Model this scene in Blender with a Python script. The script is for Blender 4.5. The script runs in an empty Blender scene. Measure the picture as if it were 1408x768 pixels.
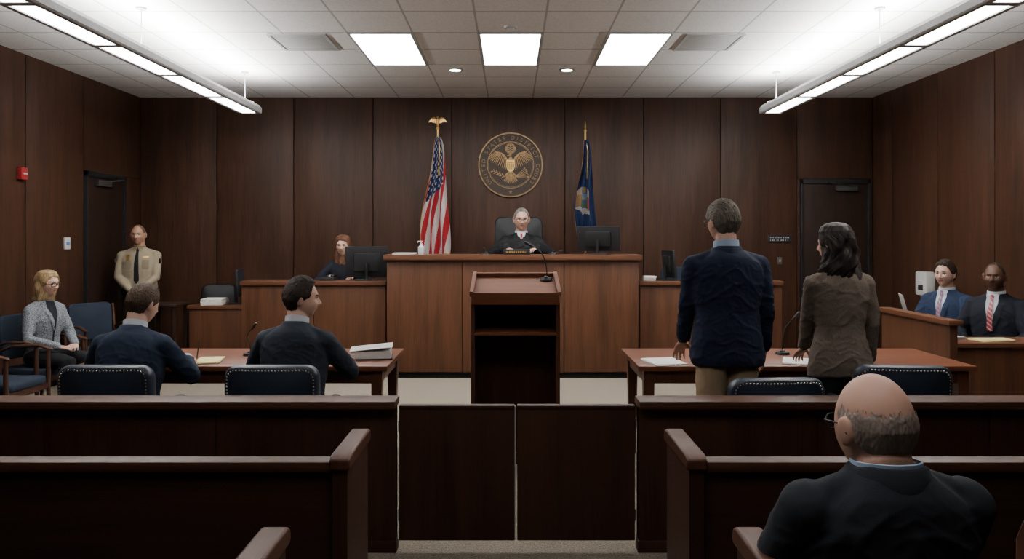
import bpy, bmesh, math, random
from mathutils import Vector, Matrix, noise
from mathutils.bvhtree import BVHTree
random.seed(4)
V=Vector
COL=bpy.context.scene.collection
def rad(a): return math.radians(a)
def smooth01(x):
    x=max(0,min(1,x)); return x*x*(3-2*x)

# ------------------------------------------------------------------ materials
def newmat(name):
    m=bpy.data.materials.new(name); m.use_nodes=True
    nt=m.node_tree; b=nt.nodes['Principled BSDF']
    return m,nt,b
def setin(b,k,v):
    if k in b.inputs: b.inputs[k].default_value=v
def plain(name,col,rough=.5,metal=0,spec=.5,var=.0,scale=40,bump=0,sss=0):
    m,nt,b=newmat(name)
    setin(b,'Roughness',rough); setin(b,'Metallic',metal); setin(b,'Specular IOR Level',spec)
    tc=nt.nodes.new('ShaderNodeTexCoord'); n=nt.nodes.new('ShaderNodeTexNoise')
    n.inputs['Scale'].default_value=scale; n.inputs['Detail'].default_value=4
    nt.links.new(tc.outputs['Object'],n.inputs['Vector'])
    r=nt.nodes.new('ShaderNodeValToRGB')
    r.color_ramp.elements[0].position=.3; r.color_ramp.elements[1].position=.7
    v=max(var,.04)
    r.color_ramp.elements[0].color=(*[c*(1-v) for c in col],1)
    r.color_ramp.elements[1].color=(*[min(1,c*(1+v)) for c in col],1)
    nt.links.new(n.outputs['Fac'],r.inputs['Fac']); nt.links.new(r.outputs['Color'],b.inputs['Base Color'])
    if bump:
        bp=nt.nodes.new('ShaderNodeBump'); bp.inputs['Strength'].default_value=bump; bp.inputs['Distance'].default_value=.004
        nt.links.new(n.outputs['Fac'],bp.inputs['Height']); nt.links.new(bp.outputs['Normal'],b.inputs['Normal'])
    if sss:
        setin(b,'Subsurface Weight',sss); 
        if 'Subsurface Radius' in b.inputs: b.inputs['Subsurface Radius'].default_value=(.02,.008,.004)
    return m
def emis(name,col,st):
    m,nt,b=newmat(name)
    setin(b,'Base Color',(.8,.8,.8,1)); setin(b,'Emission Color',(*col,1)); setin(b,'Emission Strength',st)
    return m
def wood(name,c1,c2,axis='Z',rough=.42,scale=1.0,spec=.4,bs=.12,hi=120):
    m,nt,b=newmat(name)
    tc=nt.nodes.new('ShaderNodeTexCoord'); at=nt.nodes.new('ShaderNodeAttribute'); at.attribute_name='board'
    def stretched(hi,lo,det):
        mp=nt.nodes.new('ShaderNodeMapping')
        s=[hi*scale]*3; s['XYZ'.index(axis)]=lo*scale
        mp.inputs['Scale'].default_value=s
        n=nt.nodes.new('ShaderNodeTexNoise'); n.noise_dimensions='4D'
        n.inputs['Scale'].default_value=1; n.inputs['Detail'].default_value=det; n.inputs['Roughness'].default_value=.6
        if 'Distortion' in n.inputs: n.inputs['Distortion'].default_value=.5
        nt.links.new(tc.outputs['Object'],mp.inputs['Vector']); nt.links.new(mp.outputs['Vector'],n.inputs['Vector'])
        nt.links.new(at.outputs['Fac'],n.inputs['W'])
        return n
    a=stretched(9,.7,6); f=stretched(hi,3,3)
    mx=nt.nodes.new('ShaderNodeMath'); mx.operation='MULTIPLY_ADD'; mx.inputs[1].default_value=.45
    mul=nt.nodes.new('ShaderNodeMath'); mul.operation='MULTIPLY'; mul.inputs[1].default_value=.6
    nt.links.new(a.outputs['Fac'],mul.inputs[0])
    nt.links.new(f.outputs['Fac'],mx.inputs[0]); nt.links.new(mul.outputs[0],mx.inputs[2])
    r=nt.nodes.new('ShaderNodeValToRGB')
    r.color_ramp.elements[0].position=.36; r.color_ramp.elements[1].position=.68
    r.color_ramp.elements[0].color=(*c1,1); r.color_ramp.elements[1].color=(*c2,1)
    nt.links.new(mx.outputs[0],r.inputs['Fac']); nt.links.new(r.outputs['Color'],b.inputs['Base Color'])
    bp=nt.nodes.new('ShaderNodeBump'); bp.inputs['Strength'].default_value=bs; bp.inputs['Distance'].default_value=.002
    nt.links.new(f.outputs['Fac'],bp.inputs['Height']); nt.links.new(bp.outputs['Normal'],b.inputs['Normal'])
    setin(b,'Roughness',rough); setin(b,'Specular IOR Level',spec)
    return m
M_wall=wood('wall_walnut',(.0150,.0060,.0031),(.060,.0245,.0124),'Z',.5,spec=.25)
M_benchV=wood('bench_wood_v',(.042,.0158,.0073),(.100,.0395,.0185),'Z',.45,spec=.3)
M_benchH=wood('bench_wood_h',(.050,.0185,.0088),(.120,.0475,.0225),'X',.45,spec=.3)
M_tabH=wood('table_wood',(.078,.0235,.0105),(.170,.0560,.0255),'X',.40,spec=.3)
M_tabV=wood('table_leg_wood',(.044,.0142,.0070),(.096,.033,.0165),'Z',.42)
M_railH=wood('rail_cap_wood',(.034,.0125,.0066),(.076,.0295,.0155),'X',.5,spec=.25)
M_railV=wood('rail_panel_wood',(.0190,.0067,.0037),(.047,.0175,.0093),'Z',.5,spec=.22)
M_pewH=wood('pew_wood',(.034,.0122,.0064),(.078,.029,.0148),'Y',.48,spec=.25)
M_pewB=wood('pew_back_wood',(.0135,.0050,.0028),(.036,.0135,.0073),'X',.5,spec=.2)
M_doorw=wood('door_wood',(.0090,.0044,.0030),(.026,.0110,.0064),'Z',.5,spec=.25)
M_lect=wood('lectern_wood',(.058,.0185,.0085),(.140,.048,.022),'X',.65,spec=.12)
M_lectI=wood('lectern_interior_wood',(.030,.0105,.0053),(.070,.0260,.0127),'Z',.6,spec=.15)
M_armw=wood('armchair_frame_wood',(.022,.0085,.0048),(.055,.021,.011),'Z',.45,spec=.3)
M_dark=plain('dark_recess',(.004,.003,.0025),.8,spec=.2)
M_black=plain('black_plastic',(.010,.010,.011),.45,spec=.35)
M_metal=plain('dark_metal',(.12,.12,.12),.35,.8)
M_steel=plain('brushed_steel',(.5,.5,.5),.3,.9)
M_lightmetal=plain('painted_grey_metal',(.38,.39,.39),.45)
M_strip=plain('pale_edge_strip',(.34,.32,.30),.5)
M_gold=plain('gold_metal',(.60,.38,.12),.38,.9)
M_bronze=plain('bronze',(.25,.155,.072),.42,.7,var=.25,scale=30,bump=.2)
M_bronzeL=plain('letter_bronze',(.15,.092,.045),.48,.6,var=.2,scale=30)
M_bronzed=plain('dark_bronze',(.028,.017,.011),.55,.3,var=.25,scale=50,bump=.2)
M_navyL=plain('navy_leather',(.0105,.017,.029),.42,spec=.4,var=.15,scale=180,bump=.15)
M_blueF=plain('slate_blue_fabric',(.0130,.0195,.032),.85,spec=.2,var=.2,scale=300,bump=.3)
M_blackL=plain('black_leather',(.008,.008,.009),.55,spec=.25,bump=.15,scale=150)
M_nail=plain('nailhead_nickel',(.75,.75,.72),.25,.9)
M_paper=plain('paper_white',(.66,.65,.61),.8)
M_yellow=plain('legal_pad_yellow',(.74,.64,.30),.8)
M_white=plain('white_plastic',(.56,.56,.54),.4)
M_red=plain('red_plastic',(.22,.012,.014),.4)
M_screen=plain('screen_glass',(.02,.03,.05),.15)
M_vent=plain('vent_grey',(.30,.30,.30),.6)
M_glass=plain('clear_bottle',(.50,.55,.57),.15)
def carpet():
    m,nt,b=newmat('carpet_beige')
    tc=nt.nodes.new('ShaderNodeTexCoord'); n=nt.nodes.new('ShaderNodeTexNoise'); n.inputs['Scale'].default_value=110; n.inputs['Detail'].default_value=5
    n2=nt.nodes.new('ShaderNodeTexNoise'); n2.inputs['Scale'].default_value=420
    nt.links.new(tc.outputs['Object'],n.inputs['Vector']); nt.links.new(tc.outputs['Object'],n2.inputs['Vector'])
    ad=nt.nodes.new('ShaderNodeMath'); ad.operation='MULTIPLY_ADD'; ad.inputs[1].default_value=.5
    hl=nt.nodes.new('ShaderNodeMath'); hl.operation='MULTIPLY'; hl.inputs[1].default_value=.5
    nt.links.new(n2.outputs['Fac'],hl.inputs[0]); nt.links.new(n.outputs['Fac'],ad.inputs[0]); nt.links.new(hl.outputs[0],ad.inputs[2])
    r=nt.nodes.new('ShaderNodeValToRGB'); r.color_ramp.elements[0].position=.40; r.color_ramp.elements[1].position=.62
    r.color_ramp.elements[0].color=(.080,.064,.049,1); r.color_ramp.elements[1].color=(.30,.26,.205,1)
    nt.links.new(ad.outputs[0],r.inputs['Fac']); nt.links.new(r.outputs['Color'],b.inputs['Base Color'])
    bp=nt.nodes.new('ShaderNodeBump'); bp.inputs['Strength'].default_value=.6; bp.inputs['Distance'].default_value=.006
    nt.links.new(n.outputs['Fac'],bp.inputs['Height']); nt.links.new(bp.outputs['Normal'],b.inputs['Normal'])
    setin(b,'Roughness',.95); setin(b,'Specular IOR Level',.1)
    return m
M_carpet=carpet()
def ceilmat():
    m,nt,b=newmat('ceiling_tiles')
    tc=nt.nodes.new('ShaderNodeTexCoord'); sp=nt.nodes.new('ShaderNodeSeparateXYZ'); nt.links.new(tc.outputs['Object'],sp.inputs[0])
    def line(out,off,pitch,w):
        a=nt.nodes.new('ShaderNodeMath'); a.operation='ADD'; a.inputs[1].default_value=-off+100*pitch
        nt.links.new(out,a.inputs[0])
        d=nt.nodes.new('ShaderNodeMath'); d.operation='DIVIDE'; d.inputs[1].default_value=pitch; nt.links.new(a.outputs[0],d.inputs[0])
        f=nt.nodes.new('ShaderNodeMath'); f.operation='FRACT'; nt.links.new(d.outputs[0],f.inputs[0])
        s=nt.nodes.new('ShaderNodeMath'); s.operation='SUBTRACT'; s.inputs[1].default_value=.5; nt.links.new(f.outputs[0],s.inputs[0])
        ab=nt.nodes.new('ShaderNodeMath'); ab.operation='ABSOLUTE'; nt.links.new(s.outputs[0],ab.inputs[0])
        g=nt.nodes.new('ShaderNodeMath'); g.operation='GREATER_THAN'; g.inputs[1].default_value=.5-w/pitch/2; nt.links.new(ab.outputs[0],g.inputs[0])
        return g
    lx=line(sp.outputs['X'],.295,.59,.018); ly=line(sp.outputs['Y'],10.2,.65,.018)
    mx=nt.nodes.new('ShaderNodeMath'); mx.operation='MAXIMUM'; nt.links.new(lx.outputs[0],mx.inputs[0]); nt.links.new(ly.outputs[0],mx.inputs[1])
    n=nt.nodes.new('ShaderNodeTexNoise'); n.inputs['Scale'].default_value=60; n.inputs['Detail'].default_value=5; nt.links.new(tc.outputs['Object'],n.inputs['Vector'])
    r=nt.nodes.new('ShaderNodeValToRGB'); r.color_ramp.elements[0].position=.35; r.color_ramp.elements[1].position=.6
    r.color_ramp.elements[0].color=(.70,.69,.675,1); r.color_ramp.elements[1].color=(.80,.79,.775,1)
    nt.links.new(n.outputs['Fac'],r.inputs['Fac'])
    mix=nt.nodes.new('ShaderNodeMixRGB'); mix.inputs['Color2'].default_value=(.44,.435,.43,1)
    nt.links.new(mx.outputs[0],mix.inputs['Fac']); nt.links.new(r.outputs['Color'],mix.inputs['Color1'])
    nt.links.new(mix.outputs['Color'],b.inputs['Base Color']); setin(b,'Roughness',.9); setin(b,'Specular IOR Level',.1)
    bp=nt.nodes.new('ShaderNodeBump'); bp.inputs['Strength'].default_value=.2; bp.inputs['Distance'].default_value=.003; bp.invert=True
    nt.links.new(mx.outputs[0],bp.inputs['Height']); nt.links.new(bp.outputs['Normal'],b.inputs['Normal'])
    return m
M_ceil=ceilmat()
def attrmat(name,rough=.8):
    m,nt,b=newmat(name)
    a=nt.nodes.new('ShaderNodeAttribute'); a.attribute_name='Col'
    nt.links.new(a.outputs['Color'],b.inputs['Base Color']); setin(b,'Roughness',rough); setin(b,'Specular IOR Level',.2)
    return m
M_flag=attrmat('flag_cloth')
def cloth(name,col,var=.12,scale=500,bump=.25,rough=.85):
    return plain(name,col,rough,spec=.15,var=var,scale=scale,bump=bump)
def striped(name,ca,cb,pitch):
    m,nt,b=newmat(name)
    tc=nt.nodes.new('ShaderNodeTexCoord'); mp=nt.nodes.new('ShaderNodeMapping'); mp.inputs['Rotation'].default_value=(0,rad(40),0)
    w=nt.nodes.new('ShaderNodeTexWave'); w.bands_direction='Z'; w.inputs['Scale'].default_value=.31/pitch
    nt.links.new(tc.outputs['Object'],mp.inputs['Vector']); nt.links.new(mp.outputs['Vector'],w.inputs['Vector'])
    r=nt.nodes.new('ShaderNodeValToRGB'); r.color_ramp.interpolation='CONSTANT'; r.color_ramp.elements[1].position=.66
    r.color_ramp.elements[0].color=(*ca,1); r.color_ramp.elements[1].color=(*cb,1)
    nt.links.new(w.outputs['Fac'],r.inputs['Fac']); nt.links.new(r.outputs['Color'],b.inputs['Base Color']); setin(b,'Roughness',.5)
    return m
def skinm(name,col): return plain(name,col,.5,spec=.3,var=.05,scale=14,bump=.03,sss=.0)
SK_fair=skinm('skin_fair',(.47,.285,.215)); SK_tan=skinm('skin_tan',(.32,.175,.115)); SK_dark=skinm('skin_brown',(.078,.038,.024)); SK_pink=skinm('skin_ruddy',(.46,.265,.195))
M_eyew=plain('eye_white',(.50,.48,.45),.3); M_iris=plain('iris_dark',(.015,.011,.009),.3)
def lipm(name,c): return plain(name,c,.5)
LIP=lipm('lip_pink',(.30,.125,.10)); LIPd=lipm('lip_brown',(.06,.025,.02))
def hairm(name,a,b2):
    return wood(name,a,b2,'Z',.6,1.6,.2,bs=.5,hi=90)
H_dark=hairm('hair_dark_brown',(.008,.005,.004),(.036,.022,.014)); H_blk=hairm('hair_near_black',(.006,.0045,.004),(.030,.019,.014))
H_brn=hairm('hair_brown',(.018,.010,.006),(.070,.040,.023)); H_grey=hairm('hair_grey_brown',(.032,.026,.020),(.145,.120,.095))
H_silv=hairm('hair_silver',(.05,.046,.042),(.19,.178,.160)); H_blond=hairm('hair_blonde',(.10,.058,.025),(.34,.235,.120)); H_aub=hairm('hair_auburn',(.04,.018,.010),(.14,.063,.036))
H_buzz=hairm('hair_buzz_cut',(.05,.028,.018),(.13,.072,.046))

# ------------------------------------------------------------------ geometry
class G:
    def __init__(s): s.v=[]; s.f=[]; s.m=[]; s.b=[]
    def add(s,vs,fs,mi=0,b=0.0):
        o=len(s.v); s.v+=[tuple(v) for v in vs]; s.f+=[[i+o for i in f] for f in fs]; s.m+=[mi]*len(fs); s.b+=[b]*len(vs); return s
    def box(s,x0,x1,y0,y1,z0,z1,bev=.004,mi=0,b=0.0,M=None,seg=2):
        bm=bmesh.new(); bmesh.ops.create_cube(bm,size=1)
        for v in bm.verts:
            v.co=V(((x0+x1)/2+v.co.x*(x1-x0),(y0+y1)/2+v.co.y*(y1-y0),(z0+z1)/2+v.co.z*(z1-z0)))
        if bev:
            bev=min(bev,.45*min(abs(x1-x0),abs(y1-y0),abs(z1-z0)))
            bmesh.ops.bevel(bm,geom=bm.edges[:],offset=bev,segments=seg,affect='EDGES',profile=.6)
        bm.verts.index_update()
        vs=[(M@v.co if M else v.co.copy()) for v in bm.verts]; fs=[[v.index for v in f.verts] for f in bm.faces]
        bm.free(); return s.add(vs,fs,mi,b)
    def loft(s,rings,cap=True,mi=0,closed=True):
        n=len(rings[0]); vs=[p for r in rings for p in r]; fs=[]
        for i in range(len(rings)-1):
            for j in range(n if closed else n-1):
                k=(j+1)%n; fs.append([i*n+j,i*n+k,(i+1)*n+k,(i+1)*n+j])
        if cap and closed:
            fs.append(list(range(n))[::-1]); fs.append([(len(rings)-1)*n+j for j in range(n)])
        return s.add(vs,fs,mi)
    def tube(s,pts,radii,n=12,mi=0,rnd=True,flat=None):
        pts=[V(p) for p in pts]
        if not hasattr(radii,'__len__'): radii=[radii]*len(pts)
        radii=list(radii)
        if rnd:
            t0=(pts[0]-pts[1]).normalized(); t1=(pts[-1]-pts[-2]).normalized(); a=radii[0]; c=radii[-1]
            pts=[pts[0]+t0*a*.85,pts[0]+t0*a*.5]+pts+[pts[-1]+t1*c*.5,pts[-1]+t1*c*.85]
            radii=[a*.45,a*.84]+radii+[c*.84,c*.45]
        T=[]
        for i in range(len(pts)):
            if i==0: t=pts[1]-pts[0]
            elif i==len(pts)-1: t=pts[-1]-pts[-2]
            else: t=(pts[i+1]-pts[i]).normalized()+(pts[i]-pts[i-1]).normalized()
            T.append(t.normalized())
        up=V((0,0,1)) if abs(T[0].z)<.9 else V((1,0,0))
        nrm=(up-T[0]*up.dot(T[0])).normalized(); rings=[]
        for i,p in enumerate(pts):
            nrm=(nrm-T[i]*nrm.dot(T[i])).normalized(); b=T[i].cross(nrm)
            r=radii[i]; fz=1 if flat is None else flat
            rings.append([p+nrm*math.cos(2*math.pi*j/n)*r*fz+b*math.sin(2*math.pi*j/n)*r for j in range(n)])
        return s.loft(rings,True,mi)
    def cyl(s,p0,p1,r0,r1=None,n=24,mi=0):
        return s.tube([p0,p1],[r0,r0 if r1 is None else r1],n,mi,False)
    def ell(s,c,r,R=None,nu=20,nv=12,mi=0):
        vs=[];fs=[]
        c=V(c)
        def P(x,y,z):
            p=V((x*r[0],y*r[1],z*r[2]))
            return c+(R@p if R else p)
        vs.append(P(0,0,1))
        for i in range(1,nv):
            th=math.pi*i/nv
            for j in range(nu):
                a=2*math.pi*j/nu; vs.append(P(math.sin(th)*math.cos(a),math.sin(th)*math.sin(a),math.cos(th)))
        vs.append(P(0,0,-1)); L=len(vs)-1
        for j in range(nu): fs.append([0,1+j,1+(j+1)%nu])
        for i in range(nv-2):
            for j in range(nu):
                a=1+i*nu; fs.append([a+j,a+nu+j,a+nu+(j+1)%nu,a+(j+1)%nu])
        a=1+(nv-2)*nu
        for j in range(nu): fs.append([L,a+(j+1)%nu,a+j])
        return s.add(vs,fs,mi)
    def prism(s,poly,y0,y1,mi=0,axis='Y'):
        n=len(poly)
        def q(p,y): return (p[0],y,p[1]) if axis=='Y' else ((y,p[0],p[1]) if axis=='X' else (p[0],p[1],y))
        vs=[q(p,y0) for p in poly]+[q(p,y1) for p in poly]
        fs=[list(range(n)),[n+i for i in range(n)][::-1]]+[[i,(i+1)%n,n+(i+1)%n,n+i] for i in range(n)]
        return s.add(vs,fs,mi)
    def scale(s,k): s.v=[(a*k,b*k,c*k) for a,b,c in s.v]; return s
    def obj(s,name,mats,parent=None,label=None,recalc=True,ang=38):
        me=bpy.data.meshes.new(name); me.from_pydata(s.v,[],s.f)
        if not isinstance(mats,(list,tuple)): mats=[mats]
        for m in mats: me.materials.append(m)
        if len(mats)>1:
            for p,mi in zip(me.polygons,s.m): p.material_index=mi
        if any(s.b):
            at=me.attributes.new('board','FLOAT','POINT')
            for i,x in enumerate(s.b): at.data[i].value=x
        if recalc:
            bm=bmesh.new(); bm.from_mesh(me); bmesh.ops.recalc_face_normals(bm,faces=bm.faces[:]); bm.to_mesh(me); bm.free()
        for p in me.polygons: p.use_smooth=True
        try: me.set_sharp_from_angle(angle=rad(ang))
        except Exception: pass
        me.update()
        o=bpy.data.objects.new(name,me); COL.objects.link(o)
        if parent: o.parent=parent
        if label: o['label']=label
        return o
def thing(name,label,cat,loc=(0,0,0),rot=0,group=None):
    e=bpy.data.objects.new(name,None); e.empty_display_size=.1; COL.objects.link(e)
    e.location=loc; e.rotation_euler=(0,0,rad(rot)); e['label']=label; e['category']=cat
    if group: e['group']=group
    return e
def tag(o,label,cat,group=None):
    o['label']=label; o['category']=cat
    if group: o['group']=group
    return o
def copy_thing(root,loc,rot,label=None):
    kids={o.name:[c for c in o.children] for o in [root]+list(root.children_recursive)}
    def cp(o,par):
        n=o.copy(); COL.objects.link(n)
        if par: n.parent=par
        for c in kids[o.name]: cp(c,n)
        return n
    n=cp(root,None); n.location=loc; n.rotation_euler=(0,0,rad(rot))
    if label: n['label']=label
    return n
def struct(o,cat=None):
    o['kind']='structure'; return o

# ------------------------------------------------------------------ room
XL,XR,YB,YR,ZC=-4.9,4.79,10.2,-2.4,3.44
o=G().box(XL-.1,XR+.1,YR-.1,YB+.1,-.1,0,0).obj('floor',M_carpet); struct(o)
o=G().box(XL-.1,XR+.1,YR-.1,YB+.1,ZC,ZC+.1,0).obj('ceiling',M_ceil); struct(o)
def hboards(g,edges,hole,horiz,depth0,depth1,zt):
    for i in range(len(edges)-1):
        a,b=edges[i]+.006,edges[i+1]-.006; bb=random.uniform(.5,30)
        segs=[(a,b,.10,zt)]
        if hole and a<hole[1] and b>hole[0]:
            segs=[]
            if a<hole[0]-.02: segs.append((a,hole[0],.10,hole[2]))
            if b>hole[1]+.02: segs.append((hole[1],b,.10,hole[2]))
            segs.append((a,b,hole[2]+.006,zt))
        for (p,q,z0,z1) in segs:
            if horiz: g.box(p,q,depth0,depth1,z0,z1,.003,0,bb)
            else: g.box(depth0,depth1,p,q,z0,z1,.003,0,bb)
g=G(); g.box(XL-.1,XR+.1,YB+.02,YB+.12,0,ZC,0,1)
be=[XL,-3.89,-2.87,-1.82,-.78,.72,1.76,2.78,3.79,XR]
hboards(g,be,(3.83,4.75,2.36),True,YB,YB+.03,ZC)
struct(g.obj('wall_front',[M_wall,M_dark]))
g=G(); g.box(XL-.12,XL-.03,YR,YB+.1,0,ZC,0,1)
hboards(g,[YR,-1.5,-.5,.5,1.5,2.5,3.55,4.6,5.66,6.72,7.79,8.85,YB],(8.87,9.78,2.36),False,XL-.03,XL,ZC)
struct(g.obj('wall_left',[M_wall,M_dark]))
g=G(); g.box(XR+.03,XR+.12,YR,YB+.1,0,ZC,0,1)
hboards(g,[YR,-1.5,-.5,.5,1.5,2.5,3.5,4.54,5.57,6.6,7.63,8.66,9.68,YB],None,False,XR,XR+.03,ZC)
struct(g.obj('wall_right',[M_wall,M_dark]))
g=G(); hboards(g,[XL,-3.6,-2.4,-1.2,0,1.2,2.4,3.6,XR],None,True,YR-.05,YR,ZC); g.box(XL,XR,YR-.1,YR-.05,0,ZC,0,1)
struct(g.obj('wall_rear',[M_wall,M_dark]))
struct(G().box(XL,3.83,YB-.015,YB,0,.1,.003).obj('baseboard_front',M_dark))
struct(G().box(XL,XL+.015,YR,8.87,0,.1,.003).obj('baseboard_left',M_dark))
struct(G().box(XR-.015,XR,YR,YB,0,.1,.003).obj('baseboard_right',M_dark))
d=thing('door_1','x','x',(4.29,YB,0)); d['kind']='structure'; del d['label']; del d['category']
G().box(-.42,.42,-.005,.03,0,2.30,.003).obj('door_leaf',M_doorw,d)
g=G(); g.box(-.46,-.42,-.03,.03,0,2.36,.003).box(.42,.46,-.03,.03,0,2.36,.003).box(-.46,.46,-.03,.03,2.30,2.36,.003); g.obj('door_frame',M_black,d)
g=G(); g.box(.0,.28,-.06,-.008,2.20,2.27,.006); g.tube([(.25,-.04,2.25),(-.05,-.16,2.29),(-.1,-.04,2.32)],.008,8); g.obj('door_closer',M_metal,d)
g=G(); g.cyl((-.36,-.006,1.05),(-.36,-.02,1.05),.03); g.tube([(-.36,-.02,1.05),(-.36,-.055,1.05),(-.25,-.055,1.05)],.009,8); g.obj('handle',M_steel,d)
d=thing('door_2','x','x',(XL,9.32,0)); d['kind']='structure'; del d['label']; del d['category']
G().box(-.03,.005,-.42,.42,0,2.30,.003).obj('door_leaf',M_doorw,d)
g=G(); g.box(-.03,.03,-.46,-.42,0,2.36,.003).box(-.03,.03,.42,.46,0,2.36,.003).box(-.03,.03,-.46,.46,2.30,2.36,.003); g.obj('door_frame',M_black,d)
g=G(); g.box(.008,.06,-.25,.05,2.20,2.27,.006); g.tube([(.04,-.1,2.25),(.15,.15,2.29),(.04,.2,2.32)],.008,8); g.obj('door_closer',M_metal,d)
g=G(); g.cyl((.006,.36,1.05),(.02,.36,1.05),.03); g.tube([(.02,.36,1.05),(.055,.36,1.05),(.055,.25,1.05)],.009,8); g.obj('handle',M_steel,d)

# ------------------------------------------------------------------ lights
LC=(1,.99,.975)
E_panel=emis('troffer_lens',LC,31.0)
E_pend=emis('pendant_lens',LC,28.0)
E_up=emis('pendant_uplight',LC,96.0)
E_down=emis('downlight_lens',(1,.95,.85),40)
E_fill=emis('fill_troffer_lens',LC,10.0)  # weaker lens for the added fill panels above the gallery
def troffer(cx,cy,mat):
    tr=thing('ceiling_light_panel','square white recessed fluorescent light panel in the ceiling grid','ceiling light',(cx,cy,ZC),0,'recessed ceiling light panels')
    G().box(-.272,.272,-.625,.625,-.006,-.002,0).obj('diffuser',mat,tr)
    g=G(); g.box(-.295,-.272,-.65,.65,-.014,0,.002).box(.272,.295,-.65,.65,-.014,0,.002).box(-.272,.272,-.65,-.625,-.014,0,.002).box(-.272,.272,.625,.65,-.014,0,.002); g.obj('trim_frame',M_lightmetal,tr)
    return tr
for cy,mt in ((7.6,E_panel),(1.75,E_fill)):  # second row is unseen fill, added to brighten the gallery foreground
    tr=troffer(-1.18,cy,mt)
    for cx in (0,1.18): copy_thing(tr,(cx,cy,ZC),0)
r0=thing('recessed_downlight','small round recessed can downlight in the ceiling tile','ceiling light',(-.61,8.5,ZC),0,'round recessed downlights')
G().cyl((0,0,-.004),(0,0,-.001),.06).obj('lens',E_down,r0)
rings=[[V((math.cos(2*math.pi*j/32)*r,math.sin(2*math.pi*j/32)*r,z)) for j in range(32)] for r,z in ((.06,-.002),(.062,-.012),(.085,-.008),(.088,0))]
G().loft(rings,False).obj('trim_ring',M_lightmetal,r0)
copy_thing(r0,(.62,8.5,ZC),0)
M_louv=plain('louvre_grey',(.42,.42,.41),.6)
for i,x in enumerate((-1.95,1.87)):
    v=thing('ceiling_vent','grey louvred air vent set in the ceiling','vent',(x,7.3,ZC),0,'ceiling air vents')
    g=G(); g.box(-.27,.27,-.3,-.27,-.012,0,.002).box(-.27,.27,.27,.3,-.012,0,.002).box(-.27,-.24,-.27,.27,-.012,0,.002).box(.24,.27,-.27,.27,-.012,0,.002); g.obj('vent_frame',M_louv,v)
    g=G()
    for k in range(12): g.box(-.24,.24,-.26+k*.044,-.225+k*.044,-.008,-.0,.001)
    g.obj('louvre',M_louv,v)
sp=thing('smoke_detector','small round beige smoke detector on the ceiling','smoke detector',(0,6.75,ZC))
G().cyl((0,0,-.02),(0,0,0),.055,.06).obj('base_plate',M_white,sp); G().ell((0,0,-.024),(.035,.035,.02)).obj('sensor_head',M_paper,sp)
pd=thing('pendant_light_fixture','long suspended grey linear light fixture with glowing white lens segments','pendant light',(-2.97,6.2,3.0),0,'suspended linear light fixtures')
Yl=2.6
prof=[(-.13,.012),(-.12,0),(-.085,0),(-.08,.012),(.08,.012),(.085,0),(.12,0),(.13,.012),(.13,.06),(.105,.095),(-.105,.095),(-.13,.06)]
g=G(); rings=[[V((x,y,z)) for x,z in prof] for y in (-Yl,Yl)]; g.loft(rings,True)
for k in range(5): 
    y=-Yl+.02+k*1.03
    g.box(-.085,.085,y-.035,y+.035,-.001,.02,.002)
g.box(-.085,.085,Yl-.05,Yl,-.001,.02,.002)
g.obj('housing',M_lightmetal,pd,ang=25)
for k in range(5):
    y=-Yl+.055+k*1.03; G().box(-.070,.070,y,y+.955,.003,.010,0).obj('lens',E_pend,pd)
G().box(-.09,.09,-Yl+.05,Yl-.05,.096,.100,0).obj('uplight_lens',E_up,pd)
for y in (-2.2,0,2.42):
    g=G(); g.cyl((0,y,.09),(0,y,.43),.004,n=8); g.cyl((0,y,.425),(0,y,.439),.04); g.box(-.1,.1,y-.008,y+.008,.093,.108,.002); g.obj('suspension_wire',M_lightmetal,pd)
copy_thing(pd,(2.97,6.2,3.0),0)

# ------------------------------------------------------------------ judge platform + bench
tag(G().box(-1.35,1.40,9.13,10.17,0,.56,.005).obj('judge_platform',M_doorw),'raised wooden platform under the judge seat','platform')
tag(G().box(-3.0,-1.36,9.18,10.17,0,.30,.005).obj('clerk_platform',M_doorw),'low raised wooden platform under the clerk seat','platform')
tag(G().box(1.41,3.0,9.18,10.17,0,.30,.005).obj('clerk_platform',M_doorw),'low raised wooden platform beside the judge bench','platform')
b=thing('judge_bench','tall walnut judge bench with panelled front and overhanging top','judge bench',(0.025,8.7,0))
g=G(); 
for i,(a,c) in enumerate(((-1.42,-.575),(-.567,.575),(.583,1.42))): g.box(a,c,0,.05,.07,1.31,.003,0,3.1*i+1)
g.box(-1.41,1.41,.03,.09,.05,1.33,.0); g.obj('front_panel',M_benchV,b)
for x0 in (-1.42,1.37): G().box(x0,x0+.05,.05,.40,.05,1.33,.003).obj('side_panel',M_benchV,b)
G().box(-1.41,1.41,.02,.38,0,.06,.002).obj('plinth',M_dark,b)
G().box(-1.455,1.455,-.05,.42,1.335,1.395,.008).obj('bench_top',M_benchH,b)
G().box(-1.425,1.425,-.015,.4,1.31,1.335,.004).obj('molding',M_railH,b)
def wing(x0,x1,lab,z=1.09):
    w=thing('clerk_desk',lab,'desk',((x0+x1)/2,8.85,0)); h=(x1-x0)/2
    g=G()
    for k in range(2): g.box(-h+k*h+.004,-h+(k+1)*h-.004,0,.04,.07,z-.055,.003,0,2.2*k+x1)
    g.box(-h+.01,h-.01,.025,.06,.05,z-.05,0); g.obj('front_panel',M_benchV,w)
    G().box(-h+.01,h-.01,.01,.3,0,.06,.002).obj('plinth',M_dark,w)
    for x in (-h,h-.04): G().box(x,x+.04,.04,.31,.05,z-.05,.003).obj('side_panel',M_benchV,w)
    G().box(-h-.01,h+.005,-.03,.32,z-.05,z,.007).obj('desk_top',M_benchH,w)
    return w
wing(-3.09,-1.43,'walnut clerk desk with panelled front joined to the judge bench')
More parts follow.
